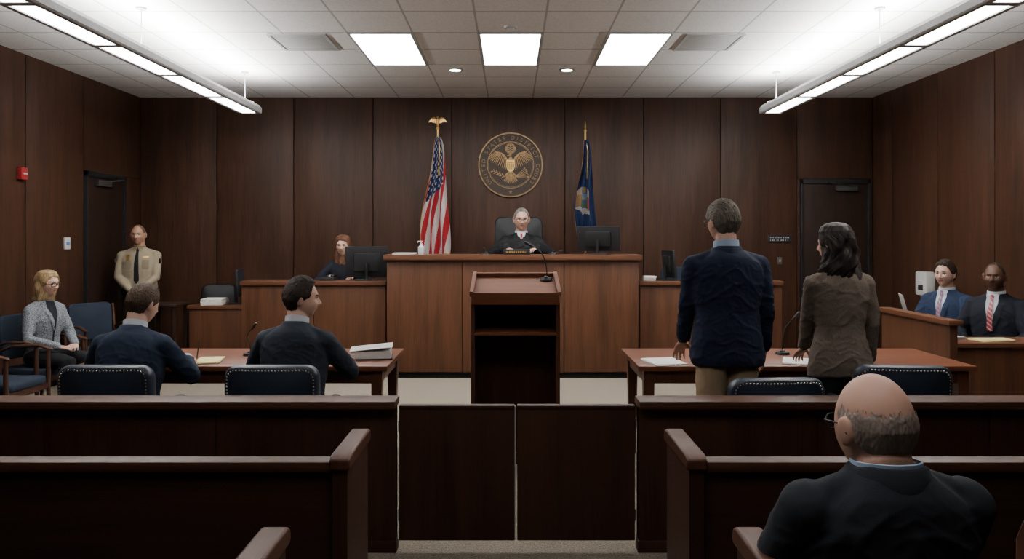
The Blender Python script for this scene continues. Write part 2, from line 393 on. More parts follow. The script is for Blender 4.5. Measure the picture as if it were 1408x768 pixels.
wing(1.485,3.12,'walnut panelled witness desk joined to the judge bench')
w=thing('side_desk','lower dark wooden return desk with papers and a monitor','desk',(-3.43,8.95,0))
G().box(-.30,.31,0,.04,.05,.76,.003).obj('front_panel',M_benchV,w); G().box(-.32,.32,-.02,.6,.76,.8,.006).obj('desk_top',M_benchH,w)
for x in (-.30,.27): G().box(x,x+.04,.04,.58,0,.76,.003).obj('side_panel',M_benchV,w)

def monitor(name,lab,loc,rot,w=.5,h=.31,tilt=8,stand=.1):
    m=thing(name,lab,'monitor',loc,rot)
    M=Matrix.Translation((0,0,stand+h/2))@Matrix.Rotation(rad(-tilt),4,'X')
    G().box(-w/2,w/2,-.012,.018,-h/2,h/2,.008,M=M).box(-w*.3,w*.3,.015,.045,-h*.3,h*.3,.012,M=M).obj('casing',M_black,m)
    G().box(-w/2+.012,w/2-.012,-.0135,-.0125,-h/2+.015,h/2-.012,0,M=M).obj('screen',M_screen,m)
    g=G(); g.tube([(0,.05,.012),(0,.055,stand+h*.45)],.02,10,rnd=False); g.obj('stand',M_black,m)
    G().box(-.13,.13,-.05,.13,0,.014,.006).obj('base',M_black,m)
    return m
monitor('computer_monitor','black computer monitor seen from behind on the judge bench',(1.02,8.93,1.396),160,.50,.29,10,.035)
monitor('computer_monitor','large black computer monitor on the clerk desk',(-1.68,9.02,1.091),185,.50,.36,5,.035)
monitor('computer_monitor','thin black monitor seen edge-on on the side desk',(-3.24,9.25,.801),100,.45,.32,4,.09)
monitor('computer_monitor','black monitor seen nearly edge-on on the witness desk',(1.86,9.03,1.091),100,.36,.32,6,.03)
ph=thing('desk_phone','black desk telephone with handset on the clerk desk','telephone',(-2.12,8.98,1.09),180)
G().box(-.09,.09,-.1,.1,0,.04,.01).obj('phone_body',M_black,ph); g=G(); g.tube([(-.06,-.08,.055),(-.06,-.04,.065),(-.06,.04,.065),(-.06,.08,.055)],[.02,.013,.013,.02],10); g.obj('handset',M_black,ph)

def paperstack(name,lab,cat,loc,rot,w,d,h,mat=M_paper,n=4):
    g=G()
    for i in range(n):
        a=random.uniform(-3,3); M=Matrix.Rotation(rad(a),4,'Z'); dx,dy=random.uniform(-.006,.006),random.uniform(-.006,.006)
        g.box(-w/2+dx,w/2+dx,-d/2+dy,d/2+dy,h*i/n,h*(i+1)/n,.0008,M=M)
    o=g.obj(name,mat); o.location=loc; o.rotation_euler=(0,0,rad(rot)); tag(o,lab,cat); return o
paperstack('paper_stack','stack of white papers on the side desk','papers',(-3.50,9.12,.80),5,.24,.28,.07)
paperstack('paper_stack','thin stack of white papers on the judge bench top','papers',(-1.22,8.87,1.395),3,.26,.2,.02)
paperstack('paper_stack','small white papers on the witness desk top','papers',(1.62,9.0,1.09),-5,.14,.2,.05)
sb=thing('sanitizer_bottle','small clear pump sanitizer bottle on the judge bench','bottle',(-1.02,8.80,1.395))
G().loft([[V((math.cos(2*math.pi*j/20)*r,math.sin(2*math.pi*j/20)*r,z)) for j in range(20)] for z,r in ((0,.033),(.008,.036),(.085,.036),(.1,.02),(.108,.014))]).obj('bottle_body',M_glass,sb)
g=G(); g.cyl((0,0,.108),(0,0,.128),.015); g.cyl((0,0,.128),(0,0,.15),.005); g.tube([(.01,0,.15),(-.035,0,.15),(-.04,0,.14)],.006,8); g.obj('pump',M_white,sb)
np_=thing('nameplate','dark nameplate with gold lettering on the judge bench','nameplate',(.07,8.69,1.395))
G().box(-.15,.15,-.012,.012,0,.062,.003).obj('plate',M_black,np_)
g=G(); x=-.12
while x<.11:
    wd=random.choice((.012,.018,.022)); g.box(x,x+wd,-.0145,-.0125,.020,.042,0); x+=wd+.008
g.obj('lettering',M_gold,np_)
def mic(lab,loc,rot,pts,base=True):
    m=thing('gooseneck_microphone',lab,'microphone',loc,rot)
    if base: G().cyl((0,0,0),(0,0,.018),.05,.045).ell((0,0,.02),(.02,.02,.014)).obj('base',M_black,m)
    P=[V(p) for p in pts]; Q=[]
    for i in range(len(P)-1):
        p0=P[max(i-1,0)];p1=P[i];p2=P[i+1];p3=P[min(i+2,len(P)-1)]
        for k in range(6):
            t=k/6; Q.append(.5*((2*p1)+(p2-p0)*t+(2*p0-5*p1+4*p2-p3)*t*t+(3*p1-p0-3*p2+p3)*t**3))
    Q.append(P[-1])
    G().tube(Q,.0045,8).obj('gooseneck',M_black,m)
    dd=(P[-1]-P[-2]).normalized(); G().tube([P[-1]-dd*.01,P[-1]+dd*.04],[.010,.011],12).obj('microphone_head',M_black,m)
mic('small black gooseneck microphone on the judge bench',(-.28,8.80,1.395),0,[(0,0,.01),(0,.02,.03),(-.02,.1,.06)])
mic('small black gooseneck microphone on the judge bench',(.48,8.80,1.395),0,[(0,0,.01),(.05,.0,.03),(.1,.1,.04)])

# seal
s=thing('wall_seal','round bronze government seal with eagle and raised lettering','wall seal',(0,YB-.002,2.545))
R=.425
g=G(); n=72; g.prism([(math.sin(2*math.pi*i/n)*R,math.cos(2*math.pi*i/n)*R) for i in range(n)],-.02,0); g.obj('backing_disc',M_bronzed,s)
def ringp(g,r0,r1,y0,y1,n=72,cz=0):
    rr=[[V((math.sin(2*math.pi*i/n)*r,y,cz+math.cos(2*math.pi*i/n)*r)) for i in range(n)] for r,y in ((r0,y0),(r0,y1),(r1,y1),(r1,y0))]
    g.loft(rr,False)
g=G(); ringp(g,R-.014,R,-.02,-.036); ringp(g,.302,.309,-.02,-.028); ringp(g,.290,.293,-.02,-.026); g.obj('rim',M_bronze,s)
glyph={}
def getglyph(ch,size):
    k=(ch,size)
    if k not in glyph:
        cu=bpy.data.curves.new('t','FONT'); cu.body=ch; cu.size=size; cu.align_x='CENTER'; cu.extrude=.003; cu.offset=.0
        ob=bpy.data.objects.new('t',cu); COL.objects.link(ob); dg=bpy.context.evaluated_depsgraph_get()
        me=bpy.data.meshes.new_from_object(ob.evaluated_get(dg)); glyph[k]=([v.co.copy() for v in me.vertices],[list(p.vertices) for p in me.polygons])
        bpy.data.objects.remove(ob); bpy.data.meshes.remove(me)
    return glyph[k]
g=G(); txt='UNITED STATES DISTRICT COURT'; n=len(txt)
for i,ch in enumerate(txt):
    if ch==' ': continue
    a=rad(-130+260*i/(n-1)); vs,fs=getglyph(ch,.070); Rr=.336
    g.add([(Rr*math.sin(a)+v.x*math.cos(a)+v.y*math.sin(a),-.023-v.z,Rr*math.cos(a)-v.x*math.sin(a)+v.y*math.cos(a)) for v in vs],fs)
def star(g,cx,cz,r,y0,y1):
    g.prism([(cx+math.sin(math.pi*k/5)*(r if k%2==0 else r*.42),cz+math.cos(math.pi*k/5)*(r if k%2==0 else r*.42)) for k in range(10)],y0,y1)
star(g,0,-.360,.028,-.02,-.03)
g.obj('lettering',M_bronzeL,s,recalc=False)
g=G()
def leaf(g,x,z,ang,L,W,y0=-.02,y1=-.034):
    pts=[]
    for k in range(10):
        t=2*math.pi*k/10; u=L/2*(1+math.cos(t)); v=W/2*math.sin(t); pts.append((x+u*math.cos(ang)-v*math.sin(ang),z+u*math.sin(ang)+v*math.cos(ang)))
    g.prism(pts,y0,y1)
for sx in (-1,1):
    def A(d): return rad(d) if sx>0 else math.pi-rad(d)
    sh=(.035,.055); el=(.110,.145); tp=(.195,.165)
    def seg(p,q,L=None,W=.03,y=-.044):
        a=math.atan2(q[1]-p[1],q[0]-p[0]); leaf(g,sx*p[0],p[1],a if sx>0 else math.pi-a,math.dist(p,q)*1.1,W,-.02,y)
    seg(sh,el,W=.022); seg(el,tp,W=.016)
    for k in range(13):
        t=k/12
        px=sh[0]+(tp[0]-sh[0])*t; pz=sh[1]+(el[1]-sh[1])*min(1,t*2)+(tp[1]-el[1])*max(0,t*2-1)-.004
        leaf(g,sx*px,pz,A(-88+46*t),.115+.035*math.sin(t*3.0),.0090,-.02,-.026-.005*(k%2))
        if k<11: leaf(g,sx*px,pz,A(-84+40*t),.055,.0100,-.02,-.039-.004*(k%2))
    leaf(g,sx*.018,-.085,A(-48),.085,.022,-.02,-.036)
    if sx<0:
        leaf(g,-.06,-.15,A(25),.17,.007,-.02,-.03)
        for k in range(9): leaf(g,-(.072+.018*k),-.144+.0084*k,A(62 if k%2 else -18),.038,.013,-.02,-.032)
    else:
        for k in range(6): leaf(g,.05,-.155,A(2+8*k),.165,.006,-.02,-.030); 
        for k in range(6): leaf(g,.05+.155*math.cos(rad(2+8*k)),-.155+.155*math.sin(rad(2+8*k)),A(2+8*k),.026,.015,-.02,-.034)
for k in range(9): leaf(g,0,-.095,rad(-90+(k-4)*10),.140,.013,-.02,-.028-.005*(k%2))
leaf(g,0,-.115,rad(90),.22,.070,-.02,-.040)
g.ell((0,-.036,.118),(.020,.012,.024)); leaf(g,-.010,.120,rad(190),.032,.012,-.02,-.044)
g.v=[(x*1.05,y,z*1.05) for x,y,z in g.v]
g.obj('eagle_relief',M_bronze,s)
g=G(); g.prism([(-.054,.060),(.054,.060),(.054,-.030),(.038,-.072),(0,-.098),(-.038,-.072),(-.054,-.030)],-.02,-.050); g.obj('shield_relief',M_gold,s)
g=G()
for k in range(-3,4): g.box(k*.014-.003,k*.014+.003,-.053,-.048,-.066+abs(k)*.008,.020,.001)
g.box(-.050,.050,-.053,-.048,.026,.032,.001); g.obj('shield_stripes',M_bronzed,s)
g2=G(); ringp(g2,.042,.048,-.02,-.032,36,.215)
gg=[(0,0)]+[(math.sin(k*math.pi/3)*.024,math.cos(k*math.pi/3)*.024) for k in range(6)]
for a,c in gg: star(g2,a,.215+c,.011,-.02,-.03)
for k in range(22):
    a=2*math.pi*k/22; leaf(g2,math.cos(a)*.050,.215+math.sin(a)*.050,a,.022,.012,-.02,-.028)
g2.obj('star_crest_relief',M_bronze,s)

# flags
def flag(name,label,loc,L,w1,colf,eagle,topz):
    f=thing(name,label,'flag',loc)
    G().cyl((0,0,0),(0,0,.03),.15,.14).cyl((0,0,.03),(0,0,.12),.05,.02).obj('flag_base',M_gold,f)
    G().cyl((0,0,.05),(0,0,topz),.0125).obj('pole',M_gold,f)
    nu,nt_=90,170; vs=[];fs=[];cols=[]
    z0=topz-.11
    for i in range(nt_+1):
        t=i/nt_
        w=.04+(w1-.04)*(t**.5)*(1-.14*math.sin(t*7))
        for j in range(nu+1):
            u=j/nu
            ph_=u*2*math.pi*2.7+t*2.4+.8*math.sin(t*4)
            uu=u+.055*math.sin(ph_*1.0+1.2)*min(1,t*2)
            x=(uu-.52)*w+.020*math.sin(t*7+.5)-.02*t*t*(1 if eagle else 0)
            y=-.03-.17*(t**.5)*(.5+.5*math.sin(ph_))-.015*math.sin(u*9+t*9)
            z=z0-t*L+.16*t*(u-.3)*(1 if eagle else -.6)-.025*math.sin(u*20)*t
            vs.append((x,y,z))
    for i in range(nt_):
        for j in range(nu):
            a=i*(nu+1)+j; fs.append([a,a+1,a+nu+2,a+nu+1]); cols.append(colf((j+.5)/nu,(i+.5)/nt_))
    g=G(); g.add(vs,fs); o=g.obj('flag_cloth',M_flag,f,recalc=False,ang=180)
    ca=o.data.color_attributes.new('Col','FLOAT_COLOR','CORNER')
    for p,c in zip(o.data.polygons,cols):
        for li in p.loop_indices: ca.data[li].color=(*c,1)
    g=G()
    if eagle:
        z=topz+.02
        g.ell((0,0,topz+.0),(.020,.020,.020)); g.tube([(0,0,z),(0,-.006,z+.05),(0,-.012,z+.095)],[.012,.020,.011],10); g.ell((0,-.022,z+.115),(.011,.019,.012))
        for sx in (-1,1):
            g.tube([(sx*.010,0,z+.075),(sx*.045,.0,z+.118),(sx*.085,.0,z+.105)],[.010,.009,.005],8)
            for k in range(7):
                px=.020+.0105*k; pz=z+.085+.030*math.sin(k*.45)
                a=rad(-92+7*k); aa=a if sx>0 else math.pi-a; pts=[]; Lf=.050+.012*math.sin(k*.5); Wf=.012
                for q in range(8):
                    t=2*math.pi*q/8; uu=Lf/2*(1+math.cos(t)); vv=Wf/2*math.sin(t)
                    pts.append((sx*px+uu*math.cos(aa)-vv*math.sin(aa),pz+uu*math.sin(aa)+vv*math.cos(aa)))
                g.prism(pts,-.004+.0015*k,.003+.0015*k)
        g.tube([(0,.01,z+.01),(0,.03,z-.02)],[.014,.02],8,flat=.5)
        g.obj('eagle_finial',M_gold,f)
    else:
        g.ell((0,0,topz+.01),(.018,.018,.02)); g.tube([(0,0,topz+.02),(0,0,topz+.06),(0,0,topz+.13)],[.010,.022,.003],12,flat=.5); g.obj('spear_finial',M_gold,f)
    g=G(); g.tube([(0,-.02,topz-.08),(.03,-.04,topz-.25),(.02,-.06,topz-.5)],.004,6); g.tube([(.02,-.06,topz-.5),(.02,-.06,topz-.6)],[.008,.014],8); g.obj('tassel',M_gold,f)
RED=(.30,.014,.022); WHT=(.47,.45,.43); BLU=(.012,.020,.085); GLD=(.42,.26,.07)
def usc(u,t):
    if u<.05 or t>.985: return GLD
    if t<.52-.14*u and .10<u<.88:
        gx=(u*1.0+t*.2)*8; gy=t*20+ (int(gx)%2)*.5
        fx=gx-int(gx)-.5; fy=gy-int(gy)-.5
        if fx*fx+fy*fy<.07: return WHT
        return BLU
    k=int((u*1.0+.65*t)*7.5)
    return RED if k%2==0 else WHT
def nyc(u,t):
    base=(.016,.028,.080)
    if u<.03 or t>.985: return GLD
    du=(u-.45)/.42; dt=(t-.57)/.13
    r=du*du+dt*dt
    if r<1:
        if abs(du)<.38 and -.5<dt<.45:
            if dt<-.05: return (.34,.24,.07) if (du*du+(dt+.1)**2)<.05 else (.10,.17,.27)
            if dt<.2: return (.04,.10,.15)
            return (.05,.13,.05)
        if dt<-.55 and abs(du)<.3: return (.22,.16,.07)
        if .42<abs(du)<.75 and dt<.5: return (.32,.25,.18) if dt<-.3 else ((.26,.14,.05) if du<0 else (.28,.055,.04))
        if dt>.55: return (.30,.29,.26)
        return (.04,.06,.13)
    return base
flag('american_flag','gold-fringed American flag on a pole topped by gold eagle',(-.93,9.85,.56),1.62,.36,usc,True,2.42)
flag('state_flag','dark blue state flag with coat of arms on a gold pole',(.955,9.85,.56),1.35,.27,nyc,False,2.38)

# ------------------------------------------------------------------ lectern
l=thing('lectern','dark wooden lectern with sloped top and open shelf','lectern',(.035,5.45,0))
for x0,x1 in ((-.315,-.288),(.288,.315)):
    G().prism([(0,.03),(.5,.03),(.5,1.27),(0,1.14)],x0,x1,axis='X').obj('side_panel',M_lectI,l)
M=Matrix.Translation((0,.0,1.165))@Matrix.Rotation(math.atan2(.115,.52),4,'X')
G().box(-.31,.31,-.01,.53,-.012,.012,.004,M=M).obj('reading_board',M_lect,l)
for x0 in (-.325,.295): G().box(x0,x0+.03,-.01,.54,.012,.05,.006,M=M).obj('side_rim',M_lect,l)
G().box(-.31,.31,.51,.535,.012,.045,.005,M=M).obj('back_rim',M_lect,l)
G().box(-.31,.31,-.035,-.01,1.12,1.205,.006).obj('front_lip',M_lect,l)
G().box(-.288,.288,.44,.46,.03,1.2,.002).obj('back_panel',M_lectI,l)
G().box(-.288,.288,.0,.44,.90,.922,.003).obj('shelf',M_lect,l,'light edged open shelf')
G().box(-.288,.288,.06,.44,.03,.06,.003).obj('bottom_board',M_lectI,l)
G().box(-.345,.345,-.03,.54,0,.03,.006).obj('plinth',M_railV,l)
mic('black gooseneck microphone clipped on the lectern top',(.27,5.86,1.268),0,[(0,0,.01),(.005,-.0,.08),(-.02,-.02,.18),(-.075,-.04,.245),(-.125,-.05,.27)])

# ------------------------------------------------------------------ tables
def table(lab,x0,x1):
    cx=(x0+x1)/2; h=(x1-x0)/2
    t=thing('counsel_table',lab,'table',(cx,5.4,0))
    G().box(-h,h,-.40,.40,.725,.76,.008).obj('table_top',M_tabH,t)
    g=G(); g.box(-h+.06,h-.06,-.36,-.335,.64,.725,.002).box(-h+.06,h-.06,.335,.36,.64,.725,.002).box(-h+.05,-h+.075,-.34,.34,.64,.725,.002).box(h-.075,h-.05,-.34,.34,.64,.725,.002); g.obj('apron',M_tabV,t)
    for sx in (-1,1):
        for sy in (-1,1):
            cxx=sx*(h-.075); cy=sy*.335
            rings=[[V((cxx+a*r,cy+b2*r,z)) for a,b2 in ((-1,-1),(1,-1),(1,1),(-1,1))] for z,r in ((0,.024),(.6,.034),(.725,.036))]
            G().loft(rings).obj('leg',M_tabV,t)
    return t
table('reddish-brown wooden counsel table with papers and binder',-2.85,-.80)
table('reddish-brown wooden counsel table where two people stand',.83,3.03)
bd=thing('binder_stack','open white binder stacked with thick documents on the table','binder',(-.97,5.36,.76),8)
G().box(-.15,.15,-.12,.12,0,.008,.002).obj('cover',M_black,bd)
g=G()
for i in range(6):
    M=Matrix.Rotation(rad(random.uniform(-2,2)),4,'Z'); g.box(-.135,.14,-.11,.11,.008+i*.008,.016+i*.008,.001,M=M)
g.obj('pages',M_paper,bd)
M=Matrix.Translation((-.14,0,.058))@Matrix.Rotation(rad(-5),4,'Y'); G().box(0,.29,-.12,.12,0,.004,.001,M=M).obj('top_sheet',M_white,bd)
paperstack('legal_pad','yellow legal pad on the counsel table','notepad',(-2.03,5.20,.76),10,.16,.24,.012,M_yellow,3)
paperstack('paper_sheets','white paper sheets on the counsel table','papers',(-1.50,5.2,.76),-8,.22,.28,.006,M_paper,3)
paperstack('paper_sheets','white paper sheets under the standing man hand','papers',(1.03,5.16,.76),12,.22,.28,.008,M_paper,3)
paperstack('paper_sheets','white paper sheets in front of the standing woman','papers',(1.93,5.16,.76),-20,.2,.26,.010,M_paper,3)
mic('black gooseneck microphone on the counsel table',(1.94,5.5,.76),0,[(0,0,.01),(.0,0,.1),(.03,-.0,.2),(.08,-.03,.27)])
mic('black gooseneck microphone on the counsel table',(-1.84,5.45,.76),0,[(0,0,.01),(-.0,0,.07),(-.02,-.0,.14),(.03,-.03,.2)])

# ------------------------------------------------------------------ bar rail + gates
def rail(lab,x0,x1,seams):
    r=thing('bar_rail',lab,'railing',((x0+x1)/2,3.94,0)); c=(x0+x1)/2
    g=G(); e=[x0]+seams+[x1]
    for i in range(len(e)-1): g.box(e[i]+.004-c,e[i+1]-.004-c,-.03,.03,.06,.735,.003,0,1.7*i+x1)
    g.box(x0-c+.004,x1-c-.004,-.022,.022,.0,.735,0); g.obj('panel',M_railV,r)
    G().box(x0-c,x1-c,-.085,.075,.735,.775,.008).obj('cap_rail',M_railH,r)
    G().box(x0-c,x1-c,-.04,.04,0,.06,.003).obj('plinth',M_railV,r)
rail('dark wooden bar railing with cap separating gallery and court',XL+.01,-.578,[-4.1,-3.23,-2.366,-1.494])
rail('dark wooden bar railing with cap beside the swing gate',.645,XR-.01,[1.557,2.43,3.3,4.1])
for x0,x1 in ((-.567,.021),(.034,.633)):
    gt=thing('swing_gate','dark wooden swing gate panel between the bar railings','gate',((x0+x1)/2,3.94,0),0,'pair of bar gates'); h=(x1-x0)/2
    G().box(-h,h,-.02,.02,.055,.725,.004,b=x1*9).obj('gate_panel',M_railV,gt)
    G().box(-h,h,-.024,.024,.724,.742,.004).obj('gate_cap',M_railV,gt)
    if x0<0: G().box(h+.0,h+.005,-.018,.018,.058,.735,.0).obj('edge_strip',M_strip,gt,'thin pale meeting edge strip')
    hx=-h-.002 if x0<0 else h+.002
    for z in (.15,.6): G().cyl((hx,0,z),(hx,0,z+.06),.006,n=10).obj('hinge',M_metal,gt)

# ------------------------------------------------------------------ pews
def pew(lab,loc,x0,x1,side,div=None):
    p=thing('pew',lab,'bench',loc)
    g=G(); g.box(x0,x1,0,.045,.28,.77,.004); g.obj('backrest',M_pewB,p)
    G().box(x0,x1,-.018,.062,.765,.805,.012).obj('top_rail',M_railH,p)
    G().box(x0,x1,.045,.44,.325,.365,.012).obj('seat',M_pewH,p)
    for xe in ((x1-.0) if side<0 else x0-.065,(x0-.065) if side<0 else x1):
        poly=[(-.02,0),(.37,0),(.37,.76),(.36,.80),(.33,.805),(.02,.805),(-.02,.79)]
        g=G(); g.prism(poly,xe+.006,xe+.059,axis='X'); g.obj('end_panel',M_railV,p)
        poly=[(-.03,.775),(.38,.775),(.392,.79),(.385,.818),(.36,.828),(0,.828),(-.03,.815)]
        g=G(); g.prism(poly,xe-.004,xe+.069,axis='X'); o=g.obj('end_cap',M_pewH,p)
        m=o.modifiers.new('b','BEVEL'); m.width=.008; m.segments=2
    if div is not None:
        poly=[(0,.3),(.36,.3),(.36,.80),(.33,.86),(.28,.885),(.1,.88),(0,.84)]
        g=G(); g.prism(poly,div,div+.05,axis='X'); o=g.obj('divider',M_pewH,p); m=o.modifiers.new('b','BEVEL'); m.width=.008; m.segments=2
pew('long dark wooden gallery pew just behind the bar railing',(0,2.74,0),-4.75,-.635,-1)
pew('long dark wooden gallery pew just behind the bar railing',(0,2.74,0),.690,4.65,1)
pew('dark wooden gallery pew in the second row, mostly empty',(0,1.69,0),-4.75,-.66,-1,-1.42)
pew('dark wooden gallery pew in the second row holding a seated man',(0,1.69,0),.665,4.65,1,1.34)

# ------------------------------------------------------------------ chairs
def rrect(w,h,r,n=6):
    pts=[]
    for cx,cz,a0 in ((w/2-r,h/2-r,0),(-w/2+r,h/2-r,90),(-w/2+r,-h/2+r,180),(w/2-r,-h/2+r,270)):
        for k in range(n+1):
            a=rad(a0+90*k/n); pts.append((cx+r*math.cos(a),cz+r*math.sin(a)))
    return pts
def cushion(g,w,h,r,t,fn):
    rings=[]
    for sc,tt in ((.0,-.5),(.9,-.5),(.965,-.42),(1,-.2),(1,.2),(.965,.42),(.9,.5),(.0,.5)):
        ww=w-(1-sc)*(min(w,h)*.6) if sc>0 else .004; hh=h-(1-sc)*(min(w,h)*.6) if sc>0 else .004
        rings.append([fn(u,v,tt*t) for u,v in rrect(ww,hh,min(r,ww*.45,hh*.45))])
    g.loft(rings,True)
def counsel_chair(lab,loc,rot):
    c=thing('counsel_chair',lab,'chair',loc,rot,'navy leather counsel chairs')
    def bf(u,v,n):
        z=.64+v; return V((u,n+.35*u*u*1.2-.10*(v+.24)*.5,z))
    g=G(); cushion(g,.52,.50,.07,.085,bf); g.obj('backrest',M_navyL,c,ang=60)
    g=G(); pts=rrect(.475,.455,.055,5); L=[]
    for i in range(len(pts)):
        a=pts[i]; b2=pts[(i+1)%len(pts)]; d=math.dist(a,b2); k=max(1,int(d/.018))
        for q in range(k): L.append((a[0]+(b2[0]-a[0])*q/k,a[1]+(b2[1]-a[1])*q/k))
    for u,v in L: 
        p=bf(u,v,-.0435); g.ell(p,(.0052,.003,.0052),nu=6,nv=4)
    g.obj('nailhead_trim',M_nail,c)
    g=G(); cushion(g,.50,.44,.07,.10,lambda u,v,n:V((u,.28+v,.355+n))); g.obj('seat',M_navyL,c,ang=60)
    for sx in (-1,1):
        g=G(); g.tube([(sx*.27,.03,.60),(sx*.285,.12,.645),(sx*.29,.28,.645),(sx*.285,.38,.62)],[.03,.036,.036,.028],12,flat=.75); g.obj('armrest',M_navyL,c)
        for pts in ([(sx*.285,.34,.62),(sx*.28,.36,.5),(sx*.24,.34,.36)],[(sx*.27,.05,.60),(sx*.24,.08,.36)]):
            G().tube(pts,.014,10).obj('arm_support',M_tabV,c)
        for y in (.08,.44):
            g=G(); g.tube([(sx*.22,y,.33),(sx*.225,y+(.0 if y>.2 else -.02),.0)],[.022,.014],10,rnd=False); g.obj('leg',M_tabV,c)
    return c
cc=counsel_chair('navy leather armchair with nailhead trim at the counsel table',(-2.24,4.27,0),0)
copy_thing(cc,(-1.32,4.27,0),0)
o=copy_thing(cc,(1.43,4.15,-.0),4,'navy leather chair with nailhead trim beside the standing man'); o.scale=(1,1,.945)
o=copy_thing(cc,(2.17,4.27,0),-5,'navy leather chair with nailhead trim behind the standing woman')
def side_chair(lab,loc,rot):
    c=thing('wall_armchair',lab,'chair',loc,rot,'wooden framed armchairs along the wall')
    g=G(); cushion(g,.46,.40,.06,.05,lambda u,v,n:V((u,-.24+n+.15*u*u-.08*v,.68+v))); g.obj('backrest',M_blueF,c,ang=60)
    g=G(); cushion(g,.48,.46,.05,.07,lambda u,v,n:V((u,.0+v,.38+n))); g.obj('seat',M_blueF,c,ang=60)
    for sx in (-1,1):
        g=G(); g.tube([(sx*.27,-.24,.60),(sx*.275,-.1,.655),(sx*.28,.12,.66),(sx*.275,.23,.63)],[.018,.022,.024,.02],10,flat=.6); g.obj('armrest',M_armw,c)
        for y0,y1,zt in ((.21,.22,.64),(-.22,-.28,.86)):
            g=G(); g.tube([(sx*.265,y1,0),(sx*.265,y0,.42),(sx*.265,y0-(.0 if y0>0 else .05),zt)],[.014,.02,.016],10,rnd=False); g.obj('leg',M_armw,c)
    for y in (.19,-.23): G().box(-.26,.26,y,y+.03,.30,.35,.004).obj('frame_rail',M_armw,c)
    return c
sc=side_chair('wooden armchair with slate blue upholstery holding a seated woman',(-4.33,7.12,0),-104)
copy_thing(sc,(-4.38,8.25,0),-125,'empty wooden armchair with slate blue upholstery against the wall')
copy_thing(sc,(-4.20,6.38,0),-92,'empty wooden armchair with slate blue seat near the railing')
copy_thing(sc,(4.30,7.66,0.0),116,'upholstered armchair beneath a seated man in the side box')
copy_thing(sc,(4.38,7.00,0.0),120,'upholstered armchair beneath a seated man in dark suit')
def office_chair(lab,loc,rot,w,zt,mat):
    c=thing('office_chair',lab,'chair',loc,rot)
    hh=zt-.5
    g=G(); cushion(g,w,hh,.09,.10,lambda u,v,n:V((u,-.24+n+.3*u*u-.1*v,.5+hh/2+v))); g.obj('backrest',mat,c,ang=60)
    g=G(); cushion(g,w,.46,.07,.09,lambda u,v,n:V((u,.0+v,.37+n))); g.obj('seat',mat,c,ang=60)
    G().cyl((0,0,.06),(0,0,.33),.03,.03).obj('column',M_metal,c)
    g=G()
    for k in range(5):
        a=2*math.pi*k/5; g.tube([(0,0,.09),(math.cos(a)*.26,math.sin(a)*.26,.06)],[.025,.015],8)
        g.ell((math.cos(a)*.26,math.sin(a)*.26,.028),(.02,.028,.028),nu=12,nv=8)
    g.obj('star_base',M_black,c)
    for sx in (-1,1):
        g=G(); g.tube([(sx*(w/2+.01),-.2,.5),(sx*(w/2+.03),-.16,.66),(sx*(w/2+.03),.12,.66)],[.012,.018,.022],10); g.obj('armrest',M_black,c)
    return c
office_chair('high-backed black leather judge chair behind the bench',(.10,9.45,.56),180,.60,1.29,M_blackL)
office_chair('black office chair behind the side desk',(-3.72,9.82,0),200,.42,.98,M_blackL)
office_chair('blue-grey office chair behind the witness desk',(2.12,9.55,.30),180,.42,.92,M_blueF)
office_chair('black office chair under the seated clerk',(-2.08,9.72,.30),180,.40,.80,M_blackL)
st=thing('side_table','small dark wooden side table near the door','table',(-4.0,8.95,0))
G().box(-.2,.2,-.2,.2,.80,.83,.005).obj('table_top',M_doorw,st)
for sx in (-1,1):
    for sy in (-1,1): G().box(sx*.16-.02,sx*.16+.02,sy*.16-.02,sy*.16+.02,0,.80,.003).obj('leg',M_doorw,st)

# ------------------------------------------------------------------ side box (right)
jb=thing('jury_box','wooden panelled box partition with cap rail beside the wall','partition',(3.45,6.55,0))
G().box(-.03,.03,-.55,.55,0,.91,.003).obj('partition_panel',M_benchV,jb)
G().box(-.06,.06,-.58,.58,.91,.95,.007).obj('cap_rail',wood('cap_y',(.050,.0185,.0088),(.120,.0475,.0225),'Y',.45,spec=.3),jb)
ct=thing('witness_counter','dark wooden counter with papers where two men sit','counter',(4.15,6.38,0))
G().box(-.63,.62,-.2,-.16,0,.71,.003).obj('front_panel',M_benchV,ct); G().box(-.64,.63,-.23,.17,.71,.75,.007).obj('counter_top',M_benchH,ct)
lg=thing('ledge_shelf','narrow wooden shelf ledge on the inside of the box','shelf',(3.64,6.85,0))
G().box(-.12,.12,-.2,.2,.86,.89,.004).obj('shelf_board',M_benchH,lg); G().box(-.11,.11,-.19,-.16,0,.86,.003).obj('shelf_support',M_benchV,lg)
lp=thing('laptop','open grey laptop on the box ledge','laptop',(3.64,6.86,.89),70)
G().box(-.13,.13,-.09,.1,0,.015,.004).obj('keyboard_base',M_vent,lp)
M=Matrix.Translation((0,.1,.012))@Matrix.Rotation(rad(-15),4,'X'); G().box(-.13,.13,0,.008,0,.19,.003,M=M).obj('laptop_lid',M_vent,lp)
paperstack('legal_pad','yellow legal pad and papers on the counter','notepad',(3.93,6.30,.75),5,.30,.16,.014,M_yellow,3)
paperstack('paper_sheets','white paper sheets on the counter','papers',(3.66,6.44,.75),12,.2,.14,.02,M_paper,4)
dv=thing('wall_dispenser','white wall mounted dispenser box on the panelled wall','dispenser',(XR,8.80,.93))
G().box(-.11,0,-.12,.12,0,.27,.02).obj('dispenser_body',M_white,dv); G().box(-.115,-.108,-.05,.05,.06,.12,.003).obj('dispenser_window',M_metal,dv); G().box(-.09,-.02,-.04,.04,-.03,.0,.006).obj('nozzle',M_vent,dv)
fa=thing('fire_alarm','small red fire alarm pull station on the wall','fire alarm',(XL,7.70,2.17))
